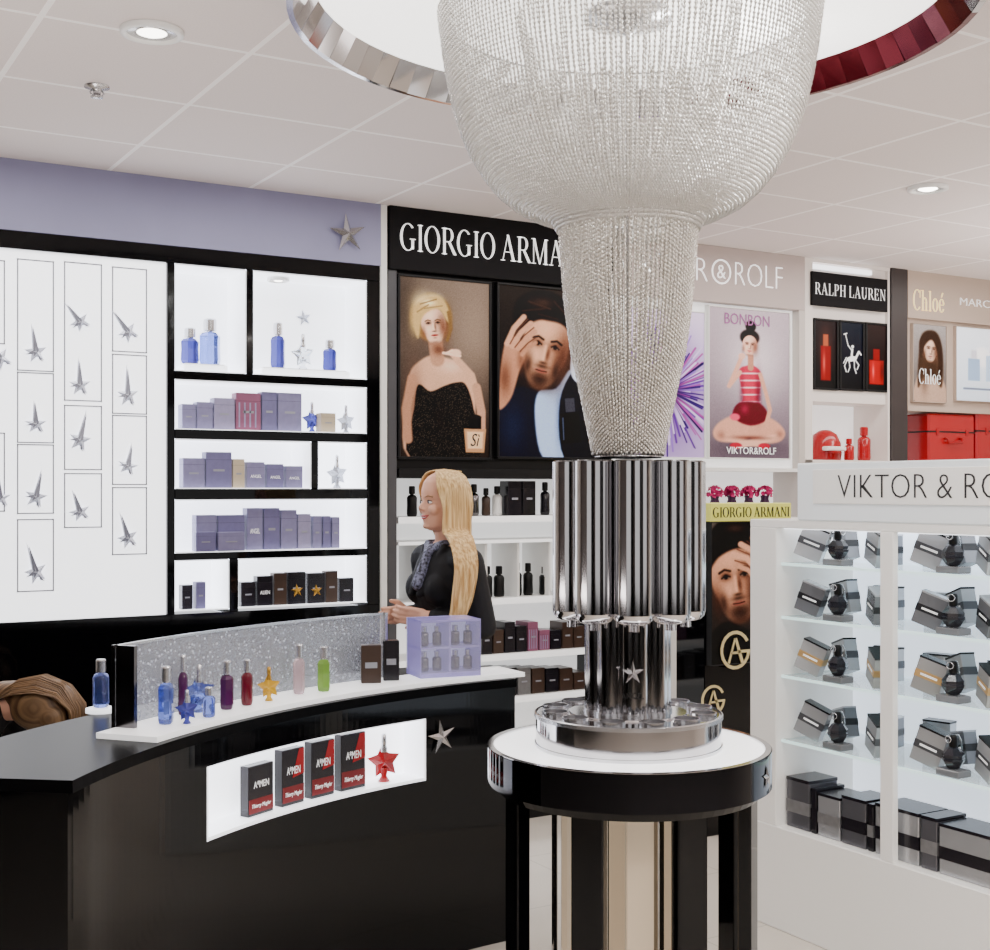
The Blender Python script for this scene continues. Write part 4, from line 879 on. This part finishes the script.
def grenade(loc,s=1.,first=[None]):
    if first[0] is None:
        u=thing('perfume_bottle','smoked faceted grenade-shaped perfume bottle with black cap','perfume bottle',tuple(loc),0,'grenade bottles on the glass shelves')
        pr=[(.014,0),(.022,.004),(.036,.026),(.037,.034),(.034,.036),(.036,.046),(.022,.064),(.012,.07)]
        done(MB().lathe(pr,gunm,7,smooth=False),'bottle_body',u)
        done(MB().lathe([(.012,.068),(.014,.072),(.014,.1),(.011,.106),(.007,.108)],blackm,12),'bottle_cap',u)
        done(MB().tube([(.0,.008,.106),(.0,.024,.104),(.0,.036,.085),(0,.041,.055)],.003,silver,6),'lever',u)
        done(MB().lathe([(.011,-.002),(.013,0),(.011,.002),(.009,0)],silver,14,closed=True,T=Matrix.Translation((0,-.024,.095))@Matrix.Rotation(math.pi/2,4,'X')),'pin_ring',u)
        first[0]=u; u.scale=(s,s,s); return u
    return clone(first[0],tuple(loc),random.uniform(-.4,.4)-1.2,scale=(s,s,s))
stand=M('acrylic_riser',(120,118,120),.12,alpha=.75)
for zi,z in enumerate(gz):
    cA=[c1,c2,c3,c1][zi]; cB=[c2,c1,c1,c2][zi]
    for bi,(ya,Lb) in enumerate(((y775+.01,y775-y880),(y893+.0,.37),(y893-.37,.3))):
        if bi==2 and ya-Lb<YE+.05: Lb=ya-YE-.06
        for j,f in enumerate((.16,.34,.80)):
            src=(cA,cB,cA)[j]; y=ya-Lb*f; w_=(.1 if src is c1 else .094)
            th=math.radians((20,-16,18)[j]+random.uniform(-3,3)); yaw=math.radians(-90+(24,-14,-26)[j]+random.uniform(-7,7))
            lift=w_/2*abs(math.sin(th))
            lab=src['label'].replace(' carton',' carton tilted',1)
            o=clone(src,(XG+(.09,.20,.10)[j],y,z+lift+.0005))
            o.rotation_euler=(Matrix.Rotation(yaw,3,'Z')@Matrix.Rotation(th,3,'Y')).to_euler(); o['label']=lab
        y=ya-Lb*.50
        done(MB().box(-.032,.032,-.045,.045,0,.022,stand,.003),'bottle_riser',None,(XG+.07,y,z+.0003),label='low smoked acrylic riser under a bottle',cat='stand',group='acrylic risers')
        grenade((XG+.07,y,z+.0228),1.0)
        clone(cB,(XG+.27,ya-Lb*.6,z+.0005),rot=(0,0,math.radians(-80+random.uniform(-20,10))))
        if bi==0: clone(cA,(XG+.3,ya-Lb*1.0,z+.0005),rot=(0,0,math.radians(-75)))
for i_,c in enumerate((c1,c2,c3)):
    c.location=(XG+.32,y775-.5-.12*i_,.3765); c.rotation_euler=(0,0,math.radians(-90))
gl='large flat cartons at the gondola base'
smoke=M('smoke_gift',(96,96,102),.22,metal=.4); silv=M('silver_gift',(176,178,182),.22,metal=.5)
y=y775-.01
for i,(w,h,m) in enumerate(((.12,.18,smoke),(.03,.16,darkbox),(.11,.15,silv),(.115,.165,smoke),(.03,.16,darkbox),(.19,.17,silv),(.07,.17,smoke),(.22,.16,silv),(.12,.15,smoke))):
    done(MB().box(-.06,.08,-w/2+.003,w/2-.003,0,h,m,.002).box(-.061,.0801,-w/2+.002,w/2-.002,h*.3,h*.55,darkbox if i%2 else greybox).box(-.0608,.0806,-w/2+.0024,w/2-.0024,h*.94,h+.0006,darkbox),'gift_box',None,(XG+.1,y-w/2,.3765),label='large grey and black gift carton at the base',cat='box',group=gl)
    y-=w+.004
# ---------- people ----------
def ell(c,r,rot=None,n=16,m=12):
    v=[];f=[]; Rm=Euler(rot).to_matrix() if rot else Matrix.Identity(3)
    for j in range(m+1):
        t=math.pi*j/m
        for i in range(n):
            a=2*math.pi*i/n; p=Rm@Vector((r[0]*math.sin(t)*math.cos(a),r[1]*math.sin(t)*math.sin(a),r[2]*math.cos(t))); v.append(Vector(c)+p)
    for j in range(m):
        for i in range(n): f.append((j*n+i,j*n+(i+1)%n,(j+1)*n+(i+1)%n,(j+1)*n+i))
    return v,f
def cap(p1,p2,r1,r2,n=14):
    p1=Vector(p1);p2=Vector(p2);d=(p2-p1);L=d.length;d.normalize(); a=d.orthogonal().normalized();b=d.cross(a);v=[];f=[];rings=[]
    for k in range(1,5): t=math.pi/2*(1-k/4); rings.append((-r1*math.sin(t),r1*math.cos(t)))
    for k in range(0,4): t=math.pi/2*(k/4); rings.append((L+r2*math.sin(t),r2*math.cos(t)))
    for (s_,r) in rings:
        for i in range(n):
            t=2*math.pi*i/n; v.append(p1+d*s_+a*(r*math.cos(t))+b*(r*math.sin(t)))
    m=len(rings)
    for k in range(m-1):
        for i in range(n): j=(i+1)%n; f.append((k*n+i,k*n+j,(k+1)*n+j,(k+1)*n+i))
    v.append(p1-d*r1); v.append(p2+d*r2); q=len(v)
    for i in range(n): j=(i+1)%n; f.append((j,i,q-2)); f.append(((m-1)*n+i,(m-1)*n+j,q-1))
    return v,f
def loft(secs,n=28):
    v=[];f=[]
    for z,xf,xb,w in secs:
        cx=xb+(xf-xb)*.45
        for i in range(n):
            a=2*math.pi*i/n; c=math.cos(a); v.append((cx+((xf-cx) if c>0 else (cx-xb))*c,w*math.sin(a)*(1-.12*max(0,c)),z))
    for j in range(len(secs)-1):
        for i in range(n): k=(i+1)%n; f.append((j*n+i,j*n+k,(j+1)*n+k,(j+1)*n+i))
    f.append(tuple(range(n))[::-1]); f.append(tuple((len(secs)-1)*n+i for i in range(n)))
    return v,f
def organic(prims,vox,name,mat,parent,sm=4,label=None,smf=.6):
    v=[];f=[]
    for a,b in prims:
        n=len(v); v+=[tuple(p) for p in a]; f+=[tuple(i+n for i in q) for q in b]
    me=bpy.data.meshes.new('tmp'); me.from_pydata(v,[],f); bm=bmesh.new(); bm.from_mesh(me); bmesh.ops.remove_doubles(bm,verts=bm.verts,dist=1e-6); bmesh.ops.recalc_face_normals(bm,faces=bm.faces); bm.to_mesh(me); bm.free()
    o=bpy.data.objects.new('tmp',me); COL.objects.link(o)
    r=o.modifiers.new('r','REMESH'); r.mode='VOXEL'; r.voxel_size=vox; r.use_smooth_shade=True
    s=o.modifiers.new('s','SMOOTH'); s.iterations=sm; s.factor=smf
    dg=bpy.context.evaluated_depsgraph_get(); nm=bpy.data.meshes.new_from_object(o.evaluated_get(dg)); bpy.data.objects.remove(o)
    nm.materials.clear(); nm.materials.append(mat); nm.polygons.foreach_set('use_smooth',[True]*len(nm.polygons)); nm.name=name
    return mkobj(name,nm,parent,label=label)
def hairmat(name,c1,c2,sc=(75,75,1.2)):
    m=bpy.data.materials.new(name); m.use_nodes=True; nt=m.node_tree; b=nt.nodes['Principled BSDF']; tc=nt.nodes.new('ShaderNodeTexCoord'); mp=nt.nodes.new('ShaderNodeMapping'); mp.inputs['Scale'].default_value=sc
    n=nt.nodes.new('ShaderNodeTexNoise'); n.inputs['Scale'].default_value=1.5; cr=nt.nodes.new('ShaderNodeValToRGB'); cr.color_ramp.elements[0].position=.36; cr.color_ramp.elements[1].position=.66; cr.color_ramp.elements[0].color=lin(c1)+(1,); cr.color_ramp.elements[1].color=lin(c2)+(1,)
    nt.links.new(tc.outputs['Object'],mp.inputs[0]); nt.links.new(mp.outputs[0],n.inputs['Vector']); nt.links.new(n.outputs['Fac'],cr.inputs[0]); nt.links.new(cr.outputs[0],b.inputs['Base Color']); b.inputs['Roughness'].default_value=.5; return m
blond=hairmat('blonde_hair',(192,148,88),(240,210,152)); brown=hairmat('light_brown_hair',(88,64,44),(146,114,80),(3,90,3))
skinm=M('skin',(226,172,146),.5); cloth=M('black_cloth',(18,18,23),.65,noise=.2,spec=.3)
def hand(prims,w,dirv,side,curl):
    w=Vector(w); d=Vector(dirv).normalized(); s_=Vector(side).normalized(); dn=d.cross(s_).normalized()*curl
    prims.append(cap(w,w+d*.03,.022,.024)); 
    for k,o in enumerate((-.027,-.009,.009,.027)):
        a=w+d*.03+s_*o*.6; b=w+d*.085+s_*o; prims.append(cap(a,b,.014,.011))
        L=(.062,.074,.068,.052)[k]; c=b+d*(L*.5)+dn*.008; e=c+d*(L*.3)+dn*(L*.35); prims.append(cap(b,c,.0092,.0085)); prims.append(cap(c,e,.0085,.0068))
    t0=w+d*.025-s_*.02; t1=t0+d*.035-s_*.028+dn*.008; t2=t1+d*.03-s_*.006+dn*.01; prims.append(cap(t0,t1,.014,.011)); prims.append(cap(t1,t2,.0105,.008))
pw=atT(442,500,5.05)
Wm=thing('person','person with long blonde hair in black jacket standing behind the counter','person',(pw.x,pw.y,0),math.radians(182))
b=[loft([(1.443,.052,.0,.018),(1.449,.064,-.02,.03),(1.458,.073,-.03,.040),(1.475,.079,-.045,.050),(1.495,.082,-.062,.058),(1.515,.083,-.082,.065),(1.54,.082,-.098,.070),(1.555,.080,-.104,.072),(1.572,.086,-.108,.073),(1.60,.087,-.108,.073),(1.63,.077,-.1,.069),(1.652,.058,-.085,.058),(1.668,.03,-.06,.04),(1.674,.0,-.04,.02)]),
   cap((.080,0,1.554),(.098,0,1.532),.0065,.008),ell((.089,.009,1.525),(.010,.0065,.006)),ell((.089,-.009,1.525),(.010,.0065,.006)),ell((.058,.038,1.525),(.022,.018,.02)),ell((.058,-.038,1.525),(.022,.018,.02)),ell((.070,0,1.461),(.013,.018,.012)),
   ell((-.015,.073,1.545),(.016,.008,.028)),ell((-.015,-.073,1.545),(.016,.008,.028)),
   cap((-.03,0,1.35),(-.018,0,1.47),.05,.047),ell((-.01,0,1.24),(.1,.15,.17)),ell((-.01,0,1.07),(.088,.12,.14)),ell((-.015,0,.93),(.105,.16,.13)),cap((-.02,-.14,1.34),(-.02,.14,1.34),.05,.05),cap((-.025,0,1.36),(-.02,0,1.32),.06,.09)]
for s in(1,-1):
    b+=[cap((-.02,s*.165,1.33),(-.06,s*.2,1.09),.045,.036),cap((-.06,s*.2,1.09),(.10,s*.085,1.12),.037,.024),cap((-.01,s*.085,.9),(0,s*.09,.5),.08,.052),cap((0,s*.09,.5),(-.02,s*.09,.08),.05,.033),cap((-.03,s*.09,.05),(.12,s*.095,.03),.035,.025)]
hand(b,(.10,.085,1.12),(.8,-.42,.05),(.1,.2,1),1.); hand(b,(.10,-.085,1.12),(.85,.42,.0),(-.1,-.1,-1),-1.)
organic(b,.0046,'body',skinm,Wm,2)
j=[ell((-.01,0,1.235),(.112,.158,.17)),ell((-.01,0,1.07),(.098,.126,.15)),ell((-.015,0,.94),(.124,.175,.11)),cap((-.02,-.15,1.33),(-.02,.15,1.33),.06,.06),ell((.05,.07,1.22),(.066,.062,.07)),ell((.05,-.07,1.22),(.066,.062,.07)),cap((-.055,0,1.36),(-.05,0,1.39),.06,.05)]
for s in(1,-1): j+=[cap((-.02,s*.165,1.325),(-.062,s*.205,1.085),.06,.05),cap((-.062,s*.205,1.085),(.085,s*.1,1.115),.05,.036),cap((.03,s*.07,1.38),(.118,s*.03,1.2),.016,.014)]
organic(j,.006,'jacket',cloth,Wm,2,'black tailored jacket')
tr=[ell((-.015,0,.9),(.118,.17,.1))]
for s in(1,-1): tr+=[cap((-.01,s*.085,.88),(0,s*.09,.5),.09,.065),cap((0,s*.09,.5),(-.02,s*.09,.09),.065,.055)]
organic(tr,.009,'trousers',cloth,Wm,3,'black trousers')
for s in(1,-1): organic([cap((-.045,s*.09,.045),(.13,s*.095,.035),.044,.034)],.008,'shoe',blackm,Wm,2)
scm=M('patterned_scarf',(130,134,162),.6,noise=.98,nscale=90)
sc=[cap((.03,-.045,1.385),(.055,.0,1.365),.02,.024),cap((.03,.045,1.385),(.055,0,1.365),.02,.024),cap((-.06,.045,1.39),(.03,.05,1.388),.022,.02),cap((-.06,-.045,1.39),(.03,-.05,1.388),.022,.02),cap((.07,.02,1.36),(.118,.02,1.24),.02,.026)]
organic(sc,.006,'scarf',scm,Wm,2,'small blue patterned neck scarf')
eyew=M('eye_white',(240,240,240),.2); iris=M('eye_iris',(60,70,80),.2); lip=M('lip',(190,86,88),.35)
for s in(1,-1):
    v,f=ell((.0715,s*.03,1.553),(.0085,.012,.006),n=12,m=8); mb=MB(); mb.add(v,f,eyew,True); v,f=ell((.0785,s*.031,1.553),(.003,.005,.005),n=10,m=6); mb.add(v,f,iris,True)
    mb.tube([(.0755,s*.018,1.5575),(.0785,s*.03,1.5605),(.0695,s*.044,1.557)],.002,M('eyelash',(50,36,30),.6),5); done(mb,'eye',Wm)
    done(MB().tube([(.0835,s*.014,1.573),(.080,s*.03,1.578),(.067,s*.047,1.573)],.0022,M('eyebrow',(150,112,72),.6),6),'eyebrow',Wm)
mb=MB().tube([(.073,-.025,1.504),(.083,-.012,1.4995),(.086,0,1.500),(.083,.012,1.4995),(.073,.025,1.504)],[.001,.003,.0035,.003,.001],lip,8); mb.tube([(.073,-.024,1.502),(.082,-.012,1.4915),(.0845,0,1.4895),(.082,.012,1.4915),(.073,.024,1.502)],[.001,.003,.0038,.003,.001],lip,8)
done(mb,'lips',Wm); mb=MB(); v,f=ell((.0785,0,1.4955),(.0055,.016,.0038),n=12,m=6); mb.add(v,f,eyew,True); done(mb,'teeth',Wm)
hp=[ell((-.032,0,1.588),(.094,.081,.092)),ell((-.06,0,1.53),(.06,.076,.1)),cap((-.085,0,1.5),(-.09,0,1.36),.045,.04),cap((-.06,-.055,1.45),(-.09,-.085,1.3),.04,.03)]
for o in(-.06,-.045,-.03,-.015,.0,.012):
    pts=[(o+.0,.06,1.59),(o+.0,.07,1.53),(o+.008,.078,1.44),(o*.9+.03,.155,1.405),(o*.8+.045,.228,1.31),(o*.6+.06,.232,1.2),(o*.25+.07,.216,1.12)]
    rs=[.026,.022,.018,.016,.013,.009,.005]
    for i in range(6): hp.append(cap(pts[i],pts[i+1],rs[i],rs[i+1]))
organic(hp,.005,'hair',blond,Wm,5,'long straight blonde hair')
mb=MB(); rr=random.Random(9)
def strand(pts,r):
    pts=[Vector(p) for p in pts]; sm=[]; m_=len(pts)
    for i in range(m_-1):
        A_,B_,C_,D_=pts[max(i-1,0)],pts[i],pts[i+1],pts[min(i+2,m_-1)]
        for q in range(5):
            t=q/5; sm.append(.5*((2*B_)+(C_-A_)*t+(2*A_-5*B_+4*C_-D_)*t*t+(3*B_-A_-3*C_+D_)*t**3))
    sm.append(pts[-1]); n=len(sm); mb.tube(sm,[r*(1-.7*(i/n)**3) for i in range(n)],blond,5)
for k in range(190):
    s=k/189.; e=rr.uniform(0,.004); zz=rr.uniform(-.05,.05); j_=rr.uniform(-.006,.006)
    strand([(.03-.1*s,.004,1.68-.012*abs(s-.35)),(.05-.13*s,.042+.012*math.sin(3.14*s),1.662-.01*s),(.062-.153*s,.072+.015*math.sin(3.14*s)-.03*max(0,s-.8),1.605),(.046-.13*s,.086+e,1.53),(.052-.118*s,.094+e,1.44),(.066-.105*s+j_,.163+e,1.418),(.088-.1*s+j_,.24+e,1.32),(.1-.085*s+j_*1.5,.243+e,1.2),(.1-.055*s+j_*2,.223+e,1.09+zz+.02*s)],.0023)
for k in range(60):
    s=k/59.
    strand([(.03-.12*s,-.004,1.68-.012*abs(s-.35)),(.05-.14*s,-.042-.012*math.sin(3.14*s),1.662),(.06-.153*s,-.074-.012*math.sin(3.14*s),1.605),(.03-.13*s,-.082,1.53),(-.02-.09*s,-.087+.04*s,1.42),(-.09-.03*s,-.087+.06*s,1.3),(-.11-.02*s,-.07+.06*s,1.2)],.003)
done(mb,'hair_strand',Wm,kind='stuff',recalc=False)
pb=atT(44,697,4.55)
Bn=thing('person','person with light brown hair bending down behind the counter','person',(pb.x,pb.y,0),math.atan2(-FX,FY))
zh=pb.z-.03
def bent(o=0.): return [ell((-.33,0,zh-.03),(.2+o,.16+o,.11+o)),ell((-.55,0,zh-.08),(.15+o,.15+o,.12+o)),cap((-.2,-.15,zh-.02),(-.2,.15,zh-.02),.06+o,.06+o),cap((-.2,.17,zh-.03),(-.08,.2,zh-.3),.045+o,.037+o),cap((-.2,-.17,zh-.03),(-.08,-.2,zh-.3),.045+o,.037+o)]
b=bent()+[cap((-.17,0,zh),(-.05,0,zh-.0),.055,.05),ell((.0,0,zh-.01),(.1,.075,.09)),ell((.02,0,zh-.06),(.055,.055,.06)),ell((.045,0,zh-.09),(.02,.012,.02))]
for s in(1,-1):
    b+=[cap((-.6,s*.09,zh-.12),(-.45,s*.1,.45),.085,.055),cap((-.45,s*.1,.45),(-.62,s*.1,.08),.052,.035),cap((-.63,s*.1,.05),(-.48,s*.1,.035),.035,.026),cap((-.08,s*.2,zh-.3),(.06,s*.14,zh-.46),.036,.025)]
    hand(b,(.06,s*.14,zh-.46),(.7,-s*.2,-.6),(0,1,0),1.)
organic(b,.007,'body',skinm,Bn,3)
c=bent(.014)
for s in(1,-1): c+=[cap((-.6,s*.09,zh-.12),(-.45,s*.1,.45),.1,.07),cap((-.45,s*.1,.45),(-.62,s*.1,.1),.068,.055),cap((-.08,s*.2,zh-.3),(.04,s*.15,zh-.44),.048,.036)]
organic(c,.009,'dark_clothing',cloth,Bn,3,'dark blue-black work clothes')
h=[ell((-.005,0,zh+.005),(.118,.095,.096)),cap((-.08,0,zh+.03),(-.16,.05,zh+.03),.06,.05),cap((.05,.05,zh-.03),(.09,.06,zh-.14),.05,.025),cap((.05,-.05,zh-.03),(.1,-.05,zh-.15),.05,.025)]
organic(h,.006,'hair',brown,Bn,6,'light brown hair falling forward')
mb=MB()
for k in range(190):
    yy=-.098+.196*k/189.+rr.uniform(-.002,.002); w_=rr.uniform(.96,1.06); ph=[( -.16,.6,.03),(-.08,.9,.085),(0,1,.1),(.07,1,.07),(.115,.9,-.01),(.125,.8,-.13)]
    mb.tube([(x*w_,yy*q+rr.uniform(-.002,.002),zh+z_*math.sqrt(max(.05,1-(yy/.105)**2*.8))*w_+.003) for x,q,z_ in ph],[.001,.0022,.0022,.0022,.002,.001],brown,5)
done(mb,'hair_strand',Bn,kind='stuff',recalc=False)
# ---------- lights ----------
def area(name,loc,sx,sy,e,c=(1,1,1),rot=(0,0,0)):
    l=bpy.data.lights.new(name,'AREA'); l.shape='RECTANGLE'; l.size=sx; l.size_y=sy; l.energy=e; l.color=c
    o=bpy.data.objects.new(name,l); COL.objects.link(o); o.location=loc; o.rotation_euler=rot; return o
area('ceiling_panel_light',(2.3,.2,2.86),3.0,.5,92,(1,.95,.9))
area('ceiling_panel_light',(2.3,1.6,2.86),.5,.5,26,(1,.95,.9))
area('ceiling_strip_light',(3.4,4.7,2.87),7,.35,54,(1,.97,.93))
area('ceiling_side_light',(6.2,2.6,2.86),.6,3.,62,(1,.95,.9))
area('added_fill_uplight',(2.2,-.8,1.9),5.,1.2,116,(1,.93,.9),(math.pi,0,0))  # unseen upward fills added to brighten the ceiling; no fixtures there
area('added_fill_uplight',(6.0,2.9,2.0),1.5,3.,52,(1,.92,.89),(math.pi,0,0))
area('added_fill_uplight',(0.2,3.0,1.2),.8,1.,20,(1,.93,.9),(math.pi,0,0))
pl=bpy.data.lights.new('chandelier_lamp','POINT'); pl.energy=12; pl.shadow_soft_size=.12; o=bpy.data.objects.new('chandelier_lamp',pl); COL.objects.link(o); o.location=(TXc+.36,TYc-.1,2.72)
w=bpy.data.worlds.new('world'); S.world=w; w.use_nodes=True; bg=w.node_tree.nodes['Background']; bg.inputs[0].default_value=(1,.97,.96,1); bg.inputs[1].default_value=.9
print('done')
